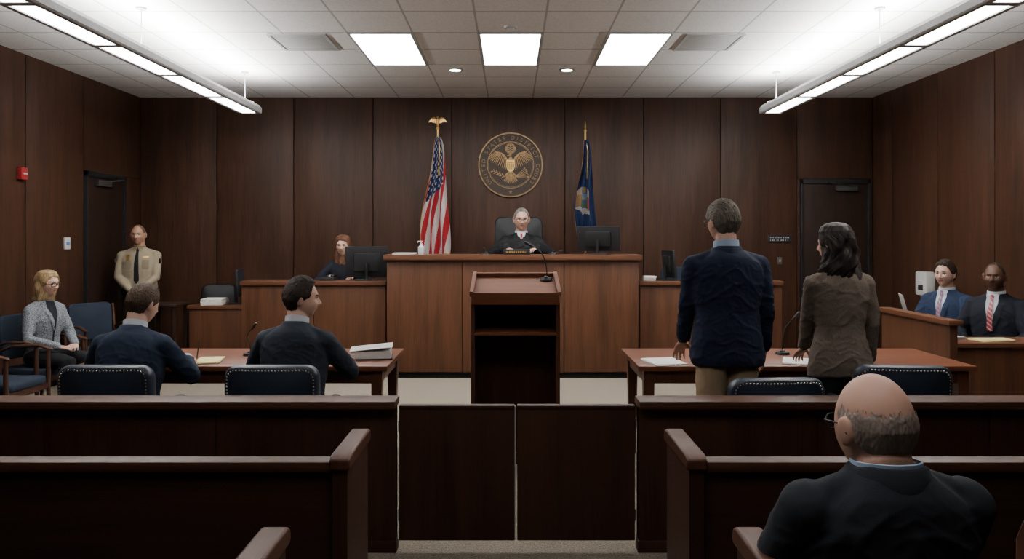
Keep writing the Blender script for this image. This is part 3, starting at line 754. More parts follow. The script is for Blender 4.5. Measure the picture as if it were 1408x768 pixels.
G().box(0,.05,-.05,.05,0,.12,.008).obj('alarm_housing',M_red,fa); G().box(.05,.06,-.03,.03,.05,.065,.003).obj('pull_handle',M_white,fa)
ls=thing('wall_switch','white card reader switch plate with blue label on the wall','wall switch',(XL,8.50,1.46))
G().box(0,.02,-.05,.05,0,.13,.005).obj('switch_plate',M_white,ls); G().box(.02,.024,-.03,.03,.05,.08,.001).obj('switch_button',plain('blue_label',(.1,.2,.45),.5),ls)
sg=thing('wall_sign','small black rectangular wall sign with two lines of lettering','sign',(3.56,YB,1.57))
G().box(-.155,.155,-.014,0,-.05,.05,.003).obj('sign_plate',M_black,sg)
g=G()
for z in (.008,-.028):
    x=-.13
    while x<.11:
        wd=random.choice((.010,.014)); g.box(x,x+wd,-.0165,-.0145,z,z+.018,0); x+=wd+(.006 if random.random()<.8 else .02)
g.obj('lettering',M_vent,sg)
sw2=thing('wall_plate','small metal wall plate low on the front wall','wall switch',(3.56,YB,1.28))
G().box(-.03,.03,-.012,0,-.045,.045,.004).obj('plate',M_metal,sw2); G().box(-.008,.008,-.02,-.012,-.015,.015,.002).obj('toggle',M_vent,sw2)

# ================================================================== PEOPLE
def head_pt(n,off=0.0,feat=True):
    x,y,z=n
    X=x*(.0785+off);Y=y*(.097+off);Z=z*(.117+off)
    if z<0:
        t=-z; X*=1-.25*t**1.6
        Y*=(1-.26*t) if y<0 else (1-.07*t)
    if y>0 and feat:
        for sx in (-1,1):
            Y-=.012*math.exp(-(((X-sx*.031)/.014)**2+((Z-.003)/.011)**2))
            Y+=.004*math.exp(-(((X-sx*.04)/.016)**2+((Z+.025)/.014)**2))
            Y-=.003*math.exp(-(((X-sx*.045)/.012)**2+((Z+.058)/.018)**2))
        Y+=.006*math.exp(-((Z-.026)/.009)**2)*math.exp(-(X/.045)**4)
        Y+=.011*math.exp(-((X/.022)**2+((Z+.100)/.018)**2))
        Y+=.006*math.exp(-((X/.022)**2+((Z+.058)/.014)**2))
        Y-=.005*math.exp(-((X/.02)**2+((Z+.078)/.007)**2))
    if z<0 : Y+=.012*(-z)
    return V((X,Y,Z))
def apply_mesh(o,voxel,it,fac=.5):
    m=o.modifiers.new('r','REMESH'); m.mode='VOXEL'; m.voxel_size=voxel; m.adaptivity=0
    if it:
        m=o.modifiers.new('s','SMOOTH'); m.factor=fac; m.iterations=it
    dg=bpy.context.evaluated_depsgraph_get(); me=bpy.data.meshes.new_from_object(o.evaluated_get(dg))
    mats=list(o.data.materials); o.modifiers.clear(); old=o.data; o.data=me; bpy.data.meshes.remove(old)
    me.materials.clear()
    for mm in mats: me.materials.append(mm)
    for p in me.polygons: p.use_smooth=True; p.material_index=0
def wrinkle(o,amp,fr=(4.5,4.5,8),seed=0,zs=None):
    me=o.data
    ns=[v.normal.copy() for v in me.vertices]
    for v,nn in zip(me.vertices,ns):
        p=v.co; w=V((p.x+.12*p.z,p.y,p.z+.35*abs(p.x)))
        q=V((w.x*fr[0]+seed,w.y*fr[1],w.z*fr[2]))
        d=noise.noise(q*1.0)
        r=1-min(1,abs(noise.noise(q*1.5+V((5,3,seed))))*3.5)
        r2=1-min(1,abs(noise.noise(q*3.1+V((1,9,seed))))*3.5)
        k=1.0
        if zs is not None: k=1-.70*smooth01((p.z-zs)/.12)
        v.co=p+nn*amp*k*(d*.5+.45*r*r+.25*r2*r2-.2)
    me.update()
class Person:
    def __init__(s,label,loc,rot,S=1,sit=False,lean=0,drop=0,twist=0,yaw=0,pitch=0,roll=0,hs=1,sw=1,female=False,skin=None,girth=1,nd=0,nk=None):
        S=S*1.02; s.S=S; s.sit=sit; s.sw=sw; s.fem=female; s.label=label; s.loc=V(loc); s.rot=rot; s.skin=skin; s.girth=girth; s.nd=nd
        s.nk=nk if nk else (.92 if female else 1.02)
        s.hipz=(.50 if sit else .93)-drop; s.hs=hs
        s.RT=Matrix.Rotation(rad(twist),3,'Z')@Matrix.Rotation(rad(-lean),3,'X')
        s.RH=Matrix.Rotation(rad(yaw),3,'Z')@Matrix.Rotation(rad(roll),3,'Y')@Matrix.Rotation(rad(-pitch),3,'X')
        s.W=Matrix.Translation(s.loc)@Matrix.Rotation(rad(rot),4,'Z'); s.Wi=s.W.inverted(); s.seed=random.uniform(0,50)
        s.arms={}
    def T(s,p): 
        q=s.RT@(V(p)-V((0,0,.93))); return q+V((0,0,s.hipz))
    def H(s,p):
        return s.T((0,.018,1.540-s.nd))+s.RH@((V(p)-V((0,-.012,-.103)))*s.hs)
    def loc_(s,w): return (s.Wi@V(w))/s.S
    def dir_(s,d): return (s.Wi.to_3x3()@V(d)).normalized()
    def arm(s,side,wrist,hint=None,F=(0,1,-.1),N=(0,0,-1),curl=25,local=False):
        sx=1 if side=='R' else -1
        A=s.T((sx*.165*s.sw,0,1.405))
        W=V(wrist)/s.S if local else s.loc_(wrist)
        Fd=V(F).normalized() if local else s.dir_(F); Nd=V(N).normalized() if local else s.dir_(N)
        h=V(hint) if hint else V((sx*.8,-.3,-.6))
        a,b=.285,.265; d=(W-A).length
        if d>a+b-.006: W=A+(W-A).normalized()*(a+b-.006); d=a+b-.006
        e=(W-A).normalized(); x=(a*a-b*b+d*d)/(2*d); hh=math.sqrt(max(0,a*a-x*x)); pp=(h-e*h.dot(e)).normalized()
        E=A+e*x+pp*hh
        s.arms[side]=(A,E,W,Fd,Nd,curl)
    def hand(s,g,side):
        A,E,W,F,N,curl=s.arms[side]
        N=(N-F*N.dot(F)).normalized(); B=F.cross(N)
        ts=1 if side=='R' else -1; k=.92 if s.fem else 1.0
        ring=[]
        for t,w,h in ((-.02,.022,.018),(0.0,.026,.018),(.03,.036,.016),(.06,.041,.014),(.085,.041,.011),(.092,.034,.007)):
            ring.append([W+F*t*k+B*math.cos(2*math.pi*j/14)*w*k+N*math.sin(2*math.pi*j/14)*h*k for j in range(14)])
        g.loft(ring)
        for off,L,spl in ((.0315,.066,.10),(.0105,.076,.03),(-.0105,.071,-.04),(-.0315,.055,-.12)):
            o=off*ts; p=W+F*.078*k+B*o*k; d=(F+B*spl*ts).normalized(); pts=[p]; ang=rad(curl*.5)
            for q,(fl,ca) in enumerate(((.42,.5),(.32,1.0),(.26,.7))):
                dd=d*math.cos(ang)+N*math.sin(ang)
                p=p+dd*L*fl*1.05*k; pts.append(p); ang+=rad(curl*ca)
            g.tube(pts,[.0088*k,.0082*k,.0076*k,.0066*k],10)
        p=W+F*.018*k+B*ts*.024*k+N*.004; d1=(F*.62+B*ts*.72+N*.28).normalized(); d2=(F*.88+B*ts*.38+N*.28).normalized()
        g.tube([p,p+d1*.038*k,p+d1*.038*k+d2*.030*k,p+d1*.038*k+d2*.052*k],[.014*k,.0108*k,.0096*k,.0078*k],10)
    def build_body(s,shirtmat=None,voxel=.0052):
        g=G(); gi=s.girth; sw=s.sw
        rr=[]
        for z,rx,ry,cy in ((.84,.12,.09,0),(.88,.150,.104,-.005),(.93,.155,.106,-.005),(1.02,.14,.095,0),(1.1,.130,.090,0),(1.2,.140,.098,0),(1.3,.150,.104,0),(1.37,.150,.095,-.005),(1.42,.120,.078,-.008),(1.455,.080,.060,-.008),(1.48,.058,.056,-.004)):
            rr.append([s.T((rx*sw*math.cos(a),cy+ry*math.sin(a),z)) for a in [2*math.pi*j/28 for j in range(28)]])
        g.loft(rr)
        nk=s.nk
        g.tube([s.T((0,-.008,1.43)),s.T((0,-.004,1.49)),s.H((0,-.022,-.07)),s.H((0,-.022,-.02))],[.066*nk,.0595*nk,.0585*nk,.057*nk],20)
        nu,nv=56,40; vs=[];fs=[]
        hp=lambda th,a: s.H(head_pt((math.sin(th)*math.cos(a),math.sin(th)*math.sin(a),math.cos(th))))
        vs.append(hp(0,0))
        for i in range(1,nv):
            for j in range(nu): vs.append(hp(math.pi*i/nv,2*math.pi*j/nu))
        vs.append(hp(math.pi,0)); L=len(vs)-1
        for j in range(nu): fs.append([0,1+j,1+(j+1)%nu])
        for i in range(nv-2):
            for j in range(nu):
                a=1+i*nu; fs.append([a+j,a+nu+j,a+nu+(j+1)%nu,a+(j+1)%nu])
        a=1+(nv-2)*nu
        for j in range(nu): fs.append([L,a+(j+1)%nu,a+j])
        g.add(vs,fs)
        hs=s.hs
        g.tube([s.H((0,.088,.014)),s.H((0,.100,-.008)),s.H((0,.110,-.026))],[.0072*hs,.0082*hs,.0105*hs],12)
        for sx in (-1,1):
            g.ell(s.H((sx*.011,.100,-.030)),(.0080*hs,.010*hs,.0075*hs),nu=10,nv=8)
            Re=s.RH@Matrix.Rotation(rad(sx*-24),3,'Z')@Matrix.Rotation(rad(-10),3,'X')
            g.ell(s.H((sx*.083,-.012,-.004)),(.0085*hs,.019*hs,.032*hs),Re,nu=16,nv=12)
            g.ell(s.H((sx*.080,-.007,-.027)),(.008*hs,.011*hs,.012*hs),Re,nu=12,nv=8)
        for sd in ('L','R'):
            A,E,W,F,N,c=s.arms[sd]; k=.88 if s.fem else .96
            sx=1 if sd=='R' else -1
            g.tube([s.T((sx*.12,-.004,1.36)),A,A.lerp(E,.5),E,E.lerp(W,.35),W],[.042*k,.042*k,.042*k,.038*k,.037*k,.0245*k],14); s.hand(g,sd)
        for sx in (-1,1):
            if s.sit:
                hp_=V((sx*.09,.0,s.hipz)); kn=V((sx*.12,.43,s.hipz-.01)); an=V((sx*.12,.42,.10))
            else:
                hp_=V((sx*.085,0,.90)); kn=V((sx*.098,.012,.50)); an=V((sx*.105,-.02,.10))
            g.tube([hp_,hp_.lerp(kn,.45),kn,kn.lerp(an,.35),an],[.085,.072,.052,.050,.034],14)
            g.tube([an+V((0,-.02,-.05)),an+V((sx*.01,.08,-.06)),an+V((sx*.015,.15,-.07))],[.036,.034,.024],12)
        g.scale(s.S)
        o=g.obj('person',s.skin); o.location=s.loc; o.rotation_euler=(0,0,rad(s.rot)); apply_mesh(o,voxel,2,.45)
        tag(o,s.label,'person'); s.body=o
        s.bvh=BVHTree.FromPolygons([v.co for v in o.data.vertices],[list(p.vertices) for p in o.data.polygons])
        return o
    def garment(s,name,mat,prof,sleeve=None,cuff=.0,voxel=.009,wr=.004,label=None,it=5,extra=None):
        g=G(); rr=[]
        for z,rx,ry,cy in prof:
            ring=[]
            tz=smooth01((z-1.10)/.25); kx=(1+(s.sw-1)*.45)*(1-tz)+s.sw*tz
            if z>1.45: kx=1+(s.sw-1)*max(0,(1.50-z)/.05)
            gz=smooth01((1.42-z)/.22); gk=1+(s.girth-1)*gz
            for j in range(36):
                a=2*math.pi*j/36; c,sn=math.cos(a),math.sin(a)
                ex=.86; cc=math.copysign(abs(c)**ex,c); ss=math.copysign(abs(sn)**ex,sn)
                ring.append(s.T((rx*kx*gk*cc,cy+ry*gk*ss,z)))
            rr.append(ring)
        g.loft(rr)
        if sleeve:
            for sd in ('L','R'):
                A,E,W,F,N,c=s.arms[sd]; sx=1 if sd=='R' else -1; e=(W-E).normalized()
                r0,r1,r2=sleeve
                A2=s.T((sx*.166*s.sw,-.004,1.388))
                # padded shoulder line from collar to sleeve head
                pts=[s.T((sx*x*(s.sw if x>.1 else 1),-.012,z)) for x,z in ((.070,1.440),(.115,1.425),(.172,1.408))]
                g.tube(pts,[.050,.046,.040],16,rnd=True,flat=None)
                g.ell(A2,(r0*.97,r0*.98,r0*.95),None,nu=24,nv=16)
                g.tube([A2,A2.lerp(E,.33),A2.lerp(E,.7),E,E.lerp(W,.4),W+e*cuff],[r0*.95,r0*.94,(r0+r1)/2,r1,(r1+r2)/2,r2],18,rnd=True)
        if extra: extra(g)
        g.scale(s.S); o=g.obj(name,mat,s.body,label); apply_mesh(o,voxel,it,.5)
        if wr: wrinkle(o,wr,seed=s.seed,zs=s.T((0,0,1.34)).z*s.S)
        return o
    def legs(s,mat,name='trousers',voxel=.014,r=(.105,.08,.066),label=None):
        g=G()
        for sx in (-1,1):
            if s.sit:
                hp_=V((sx*.09,.0,s.hipz)); kn=V((sx*.12,.43,s.hipz-.01)); an=V((sx*.12,.42,.12))
            else:
                hp_=V((sx*.085,0,.89)); kn=V((sx*.098,.012,.50)); an=V((sx*.105,-.02,.10))
            g.tube([hp_,hp_.lerp(kn,.5),kn,kn.lerp(an,.5),an],[r[0],(r[0]+r[1])/2,r[1],r[1]*.93,r[2]],16,rnd=True)
        rr=[]
        for z,rx,ry in ((.82,.14,.10),(.88,.170,.120),(.95,.170,.120),(1.03,.150,.105),(1.06,.14,.10)):
            rr.append([s.T((rx*s.girth*math.cos(2*math.pi*j/28),ry*s.girth*math.sin(2*math.pi*j/28),z)) for j in range(28)])
        g.loft(rr); g.scale(s.S); o=g.obj(name,mat,s.body,label); apply_mesh(o,voxel,5); wrinkle(o,.006,seed=s.seed+3)
        for sx in (-1,1):
            an=V((sx*.12,.42,.10)) if s.sit else V((sx*.105,-.02,.10))
            g=G(); rr=[]
            for y,w,h in ((-.075,.02,.03),(-.06,.036,.06),(0,.040,.075),(.06,.044,.06),(.12,.046,.045),(.17,.038,.035),(.195,.015,.02)):
                rr.append([V((an.x+sx*.012*(y+.07)/.2+w*math.cos(2*math.pi*j/16),an.y+y,max(.0,h*.55+h*.55*math.sin(2*math.pi*j/16)))) for j in range(16)])
            g.loft(rr); g.scale(s.S); g.obj('shoe',M_blackL,s.body,ang=70)
    def drape(s,name,mat,rows,bvh,frame='T',off=.004,nx=8,sub=5,back=False,label=None,g=None,mi=0):
        own=g is None
        if own: g=G()
        fn=s.T if frame=='T' else s.H
        R=[]
        for i in range(len(rows)-1):
            for k in range(sub):
                t=k/sub; R.append([rows[i][q]*(1-t)+rows[i+1][q]*t for q in range(3)])
        R.append(list(rows[-1])); vs=[];fs=[]
        sg=-1 if back else 1
        d=((fn((0,-sg,0))-fn((0,0,0)))).normalized(); last=None
        for z,xl,xr in R:
            for j in range(nx+1):
                x=xl+(xr-xl)*j/nx; o=fn((x,sg*.6,z))*s.S
                h=bvh.ray_cast(o,d)
                if h[0] is None: p=last if last else fn((x,sg*.08,z))*s.S
                else: p=h[0]-d*off*s.S
                last=p; vs.append(p)
        for i in range(len(R)-1):
            for j in range(nx):
                a=i*(nx+1)+j; fs.append([a,a+1,a+nx+2,a+nx+1])
        g.add(vs,fs,mi)
        if own: return g.obj(name,mat,s.body,label,recalc=False,ang=180)
    def face(s,brow,lip,iris=M_iris):
        for sx in (-1,1):
            g=G()
            def r(rows): return [(z,min(sx*a,sx*b),max(sx*a,sx*b)) for z,a,b in rows]
            s.drape('',None,r([(.0085,.025,.037),(.0035,.0175,.0455),(-.002,.023,.040)]),s.bvh,'H',.0008,g=g)
            s.drape('',None,r([(.0088,.027,.036),(.0035,.0255,.0375),(-.002,.028,.035)]),s.bvh,'H',.0018,g=g,mi=1)
            s.drape('',None,r([(.0120,.022,.041),(.0080,.0160,.046)]),s.bvh,'H',.0016,g=g,mi=1)
            g.obj('eye',[M_eyew,iris],s.body,recalc=False,ang=180)
            s.drape('eyebrow',brow,r([(.0285,.022,.040),(.0255,.014,.048),(.0215,.014,.026)]),s.bvh,'H',.0022)
        s.drape('mouth',lip,[(-.0515,-.010,.010),(-.056,-.022,.022),(-.059,-.0215,.0215),(-.0645,-.010,.010)],s.bvh,'H',.0012)
        g=G(); s.drape('',None,[(-.0560,-.022,.022),(-.0582,-.021,.021)],s.bvh,'H',.0022,g=g); g.obj('lip_line',LIPd,s.body,recalc=False)
    def glasses(s,mat=M_black,r=.0019):
        g=G()
        for sx in (-1,1):
            pts=[s.H((sx*.033+x,.1035-.012*(x*sx+.02)/.04*.5,-.001+z)) for x,z in rrect(.050,.034,.012,3)]
            pts.append(pts[0]); g.tube(pts,r,6,rnd=False)
            g.tube([s.H((sx*.058,.096,.006)),s.H((sx*.080,.07,.008)),s.H((sx*.086,-.005,.010)),s.H((sx*.087,-.022,-.008))],r,6)
        g.tube([s.H((-.009,.106,.004)),s.H((0,.112,.006)),s.H((.009,.106,.004))],r,6); g.scale(s.S); g.obj('glasses',mat,s.body)
    def hair(s,mat,h=.014,table=None,top=None,extra=None,amp=.004,name='hair',side=0,topadd=.006,thin=0):
        table=table or [(0,.66),(30,.62),(52,.42),(64,.05),(80,-.08),(94,-.02),(106,-.28),(118,-.55),(150,-.72),(180,-.76)]
        def thr(a):
            for i in range(len(table)-1):
                if table[i][0]<=a<=table[i+1][0]:
                    t=(a-table[i][0])/(table[i+1][0]-table[i][0]); return table[i][1]*(1-t)+table[i+1][1]*t
            return table[-1][1]
        nu,nv=(260,180) if thin else (150,100); vs=[];keep=[];fs=[]
        for i in range(nv+1):
            th=math.pi*(i+.001)/(nv+.002)
            for j in range(nu):
                a=2*math.pi*j/nu; n=V((math.sin(th)*math.cos(a),math.sin(th)*math.sin(a),math.cos(th)))
                az=abs(math.degrees(math.atan2(n.x,n.y))); m=(n.z-thr(az)+.05*noise.noise(n*9+V((s.seed,0,0)))+.04*noise.noise(n*28))
                if top is not None:
                    mt=top-n.z+.05*noise.noise(n*5)
                    if thin: mt+=thin*noise.noise(V((n.x*30,n.y*30,n.z*6)))
                    m=min(m,mt)
                k=smooth01(m/.16)
                sw_=n.x+.4*n.y
                q=noise.noise(V((sw_*14+s.seed,n.y*5,n.z*5)))*.8+noise.noise(V((n.x*30,n.y*30,n.z*9+s.seed)))+.6*noise.noise(V((n.x*60,n.y*60,n.z*18)))
                if n.z>.5: q+=noise.noise(V((n.x*36,n.y*10,s.seed)))*1.0
                off=-.004+(h+.004+topadd*max(0,n.z))*k+amp*q*k
                if thin: off=.0006+h*k+amp*q*k
                vs.append(s.H(head_pt(n,off,False))); keep.append(m)
        lim=0 if thin else -.05
        for i in range(nv):
            for j in range(nu):
                f=[i*nu+j,i*nu+(j+1)%nu,(i+1)*nu+(j+1)%nu,(i+1)*nu+j]
                if all(keep[q]>lim for q in f): fs.append(f)
        g=G(); g.add(vs,fs)
        if extra: extra(g)
        g.scale(s.S); return g.obj(name,mat,s.body,ang=180)
    def lockmass(s,rings,seg=110,wave=.10,curl=10):
        rings=[(0,-.008,.137,.02,.02),(0,-.010,.130,.052,.056),(0,-.013,.112,.078,.086),(0,-.018,.080,.094,.101),(0,-.026,.045,.101,.100)]+[r for r in rings if r[2]<.035]
        def ex(g):
            rr=[]; N=len(rings); D=[]
            for i in range(N-1):
                for k in range(8):
                    t=k/8; D.append([rings[i][q]*(1-t)+rings[i+1][q]*t for q in range(5)])
            D.append(list(rings[-1]))
            for x,y,z,rx,ry in D:
                ring=[]; bl=smooth01((-z-.02)/.16); ak=.35+.65*smooth01((.10-z)/.15)
                for j in range(seg):
                    a=2*math.pi*j/seg; aw=a+.5*math.sin(z*curl*1.5)
                    w=1+ak*(wave*noise.noise(V((math.cos(a)*2.5+s.seed,math.sin(a)*2.5,z*curl)))+.10*noise.noise(V((math.cos(aw)*10,math.sin(aw)*10,z*3)))+.06*noise.noise(V((math.cos(aw)*24,math.sin(aw)*24,z*4))))
                    px,py=x+rx*w*math.cos(a),y+ry*w*math.sin(a)
                    zz=z-(.03*noise.noise(V((math.cos(a)*4,math.sin(a)*4,s.seed))) if z<-.18 else 0)
                    p1=s.H((px,py,zz)); p2=s.T((px,py+.03,1.540-s.nd+.103*s.hs+zz*s.hs))
                    ring.append(p1.lerp(p2,bl))
                rr.append(ring)
            g.loft(rr)
        return ex
    def collar(s,mat,r=.067,z0=1.470,z1=1.534,name='shirt_collar',tilt=.012):
        g=G(); rr=[]
        for rad_,z in ((r+.006,z0),(r+.002,z1),(r-.003,z1+.001),(r-.006,z0)):
            rr.append([s.T((rad_*math.cos(a),-.004+rad_*.98*math.sin(a),z-tilt*(1+math.sin(a))*.8)) for a in [2*math.pi*j/32 for j in range(32)]])
        rr.append(rr[0]); g.loft(rr,False); g.scale(s.S); return g.obj(name,mat,s.body)
    def cuffs(s,mat):
        for sd in ('L','R'):
            A,E,W,F,N,c=s.arms[sd]; e=(W-E).normalized(); g=G(); g.cyl(W-e*.04,W+e*.010,.035,.033,16); g.scale(s.S); g.obj('shirt_cuff',mat,s.body)
    def jacket_collar(s,mat,r=.080):
        g=G(); rr=[]
        for rad_,z in ((r+.020,1.452),(r+.006,1.500),(r-.002,1.504),(r-.008,1.478)):
            row=[]
            for k in range(25):
                a=rad(-90-125+250*k/24); fz=-.030*(max(0,abs(k-12)-5)/7)
                row.append(s.T((rad_*math.cos(a),-.008+rad_*.92*math.sin(a),z+fz)))
            rr.append(row)
        rr.append(rr[0]); g.loft(rr,False,closed=False); g.scale(s.S); return g.obj('jacket_collar',mat,s.body,ang=60)
def bvh_of(o): return BVHTree.FromPolygons([v.co for v in o.data.vertices],[list(p.vertices) for p in o.data.polygons])
JACKET=[(.80,.19,.125,-.0),(.84,.200,.133,0),(.93,.192,.131,0),(1.03,.176,.123,0),(1.12,.170,.120,0),(1.22,.178,.126,0),(1.32,.184,.130,-.003),(1.37,.180,.124,-.008),(1.41,.160,.112,-.014),(1.438,.130,.098,-.018),(1.462,.105,.086,-.014),(1.482,.088,.078,-.008),(1.498,.079,.073,-.006)]
JSIT=[(.87,.185,.125,0)]+JACKET[2:]
FJ=[(.80,.195,.125,0),(.86,.198,.133,0),(.93,.186,.128,0),(1.03,.154,.112,0),(1.12,.144,.108,0),(1.22,.158,.120,.004),(1.30,.168,.130,.006),(1.37,.166,.118,-.002),(1.41,.148,.100,-.012),(1.44,.118,.084,-.014),(1.466,.094,.074,-.010),(1.490,.074,.068,-.006)]
FSIT=[(.88,.185,.125,0)]+FJ[2:]
def mir(sx,rows): return [(z,min(sx*a,sx*b),max(sx*a,sx*b)) for z,a,b in rows]
def suitfront(p,jk,shirt,tie,suit,depth=1.17):
    bv=bvh_of(jk)
    p.drape('shirt',shirt,[(1.495,-.045,.045),(1.44,-.052,.052),(1.34,-.036,.036),(depth,-.003,.003)],bv,'T',.003,nx=14)
    for sx in (-1,1):
        p.drape('lapel',suit,mir(sx,[(1.490,.044,.076),(1.42,.050,.112),(1.40,.048,.094),(1.30,.026,.076),(depth-.01,.0,.02)]),bv,'T',.008)
        p.drape('collar_point',shirt,mir(sx,[(1.502,.010,.050),(1.48,.004,.052),(1.445,.026,.040)]),bv,'T',.010)
    if tie:
        p.drape('necktie',tie,[(1.490,-.013,.013),(1.472,-.017,.017),(1.447,-.011,.011),(1.36,-.020,.020),(depth+.01,-.024,.024)],bv,'T',.013,nx=8)
SUITNAVY=cloth('suit_navy',(.0135,.0200,.037)); SUITNAVY2=cloth('suit_navy_blazer',(.0078,.0118,.0265)); SUITDK=cloth('suit_charcoal_navy',(.0155,.0195,.0280)); SUITBLK=cloth('suit_black_navy',(.0085,.0100,.0150)); SUITBLUE=cloth('suit_mid_blue',(.0145,.0235,.050))
SHW=cloth('shirt_white',(.48,.50,.54),.03); SHB=cloth('shirt_light_blue',(.30,.38,.50),.03); KHAKI=cloth('khaki_trousers',(.25,.18,.11)); BLKT=cloth('black_trousers',(.009,.009,.011)); TAN=cloth('uniform_tan',(.235,.195,.135)); TAN2=cloth('uniform_tan_dark',(.165,.134,.090)); OLIVE=cloth('uniform_brown',(.028,.021,.014))
TWEEDG=cloth('tweed_grey',(.135,.145,.16),.85,130,.6); TWEEDB=cloth('tweed_brown',(.115,.090,.071),.5,300,.6); ROBE=cloth('robe_black',(.006,.006,.007),.1,200,.1,.7)
SUITCH=cloth('suit_charcoal',(.0150,.0170,.0215),.1)
TIE_R=striped('tie_red_stripe',(.25,.014,.025),(.36,.26,.26),.03); TIE_P=striped('tie_pink_stripe',(.20,.08,.13),(.20,.20,.28),.03); TIE_K=cloth('tie_black',(.008,.008,.009)); TIE_RED=cloth('tie_red',(.20,.02,.02))
BUZZ=[(0,.80),(30,.78),(52,.5),(66,.15),(84,.05),(100,.0),(112,-.35),(180,-.6)]
LONGT=[(0,.68),(30,.62),(50,.35),(62,-.1),(90,-.3),(180,-.5)]

# 1 bailiff
p=Person('uniformed officer in tan shirt and black tie standing by door',(-4.45,9.24,0),192,S=.965,skin=SK_tan,yaw=-4,pitch=2,girth=1.14,sw=1.14,hs=1.03,nk=1.08)
p.arm('R',(.055,.22,.98),hint=(.8,-.5,-.3),F=(-.85,.15,-.5),N=(0,-1,0),local=True,curl=35); p.arm('L',(-.055,.24,.97),hint=(-.8,-.5,-.3),F=(.85,.15,-.5),N=(0,-1,0),local=True,curl=35)
p.build_body()
UN=[(.96,.165,.118,0)]+[(z,rx*.97,ry*.98,cy) for z,rx,ry,cy in JACKET[3:]]
jk=p.garment('uniform_shirt',TAN,UN,(.068,.052,.040),cuff=-.01,wr=.006)
p.legs(OLIVE); bv=bvh_of(jk); p.collar(TAN2,.070,1.47,1.528)
p.drape('necktie',TIE_K,[(1.490,-.014,.014),(1.472,-.020,.020),(1.447,-.014,.014),(1.30,-.026,.026),(1.10,-.030,.030),(1.06,-.004,.004)],bv,'T',.006)
for sx in (-1,1):
    p.drape('collar_point',TAN2,mir(sx,[(1.502,.008,.052),(1.48,.004,.06),(1.442,.034,.046)]),bv,'T',.009)
    p.drape('chest_pocket',TAN2,mir(sx,[(1.345,.06,.135),(1.24,.06,.135),(1.23,.075,.12)]),bv,'T',.005)
    p.drape('collar_pin',M_gold,mir(sx,[(1.467,.036,.048),(1.458,.036,.048)]),bv,'T',.012)
p.drape('badge',M_gold,[(1.410,.095,.105),(1.39,.074,.126),(1.365,.076,.124),(1.340,.096,.104)],bv,'T',.010)
p.drape('name_tag',M_gold,[(1.388,-.130,-.065),(1.373,-.130,-.065)],bv,'T',.009)
for sx in (-1,1):
    A,E=p.arms['R' if sx>0 else 'L'][:2]; c=A.lerp(E,.28); g=G(); g.ell(c+V((sx*.052,.030,0)),(.012,.030,.036),Matrix.Rotation(rad(sx*-18),3,'Z')); g.scale(p.S); g.obj('shoulder_patch',TIE_K if sx<0 else OLIVE,p.body)
g=G(); rr=[[p.T((rx*p.girth*math.cos(2*math.pi*j/32),ry*p.girth*math.sin(2*math.pi*j/32),z)) for j in range(32)] for z,rx,ry in ((.955,.182,.132),(.955,.188,.138),(1.0,.186,.136),(1.0,.178,.128))]; rr.append(rr[0])
g.loft(rr,False); g.box(-.03,.03,.15,.166,.958,.998,.003); g.box(.18,.225,-.02,.06,.86,.99,.01); g.box(-.225,-.18,-.03,.05,.88,.99,.01); g.scale(p.S); g.obj('duty_belt',M_blackL,p.body)
p.face(H_dark,LIP); p.hair(H_buzz,.0015,table=BUZZ,amp=.0005,topadd=.0)

# 2 seated woman left
p=Person('blonde woman with glasses seated in a grey tweed jacket',(-4.33,7.15,0),-108,S=.94,sit=True,lean=2,skin=SK_fair,yaw=4,pitch=2,female=True,sw=.98)
p.arm('R',(.085,.27,.60),hint=(.7,-.6,-.5),F=(-.7,.7,-.15),N=(-.1,-.2,-1),local=True); p.arm('L',(-.07,.30,.605),hint=(-.7,-.6,-.5),F=(.7,.65,-.1),N=(.1,-.2,-1),local=True)
p.build_body(); jk=p.garment('tweed_jacket',TWEEDG,FSIT,(.060,.050,.038),cuff=-.01,wr=.007); p.legs(BLKT)
bv=bvh_of(jk); p.drape('blouse',BLKT,[(1.485,-.045,.045),(1.42,-.05,.05),(1.3,-.012,.012),(.95,-.004,.004)],bv,'T',.003)
for sx in (-1,1): p.drape('lapel',TWEEDG,mir(sx,[(1.47,.048,.072),(1.41,.052,.095),(1.30,.014,.05),(1.2,.006,.012)]),bv,'T',.008)
p.face(H_brn,LIP); p.glasses(r=.0030); 
p.hair(H_blond,.014,table=LONGT,amp=.002,extra=p.lockmass([(0,-.035,.02,.100,.085),(0,-.04,-.08,.108,.078),(0,-.045,-.15,.108,.074),(0,-.05,-.19,.07,.045)],wave=.22,curl=14))

# 3 attorney 1
p=Person('man in navy suit seated at the table writing on a pad',(-2.31,4.60,0),-2,S=.975,sit=True,lean=14,skin=SK_fair,yaw=-24,pitch=14,sw=1.10,girth=1.06)
p.arm('R',(-2.11,5.03,.805),hint=(.6,-.6,-.5),F=(-.05,1,-.12),N=(-.5,0,-1),curl=40); p.arm('L',(-2.50,5.05,.80),hint=(-.6,-.6,-.5),F=(.5,1,-.1),N=(0,0,-1))
p.build_body(); jk=p.garment('suit_jacket',SUITNAVY,JSIT,(.069,.055,.042),cuff=-.035,wr=.012,voxel=.008); p.legs(SUITNAVY,voxel=.018); p.collar(SHW,.068,1.47,1.540); p.jacket_collar(SUITNAVY); p.cuffs(SHW)
p.face(H_brn,LIP); p.hair(H_brn,.013)
g=G(); g.tube([(0,0,0),(.0,-.0,.02),(.03,-.04,.13)],[.0015,.004,.004],8); o=g.obj('pen',M_black); o.location=(-2.10,5.165,.775); tag(o,'slim black pen held in the writing hand','pen')
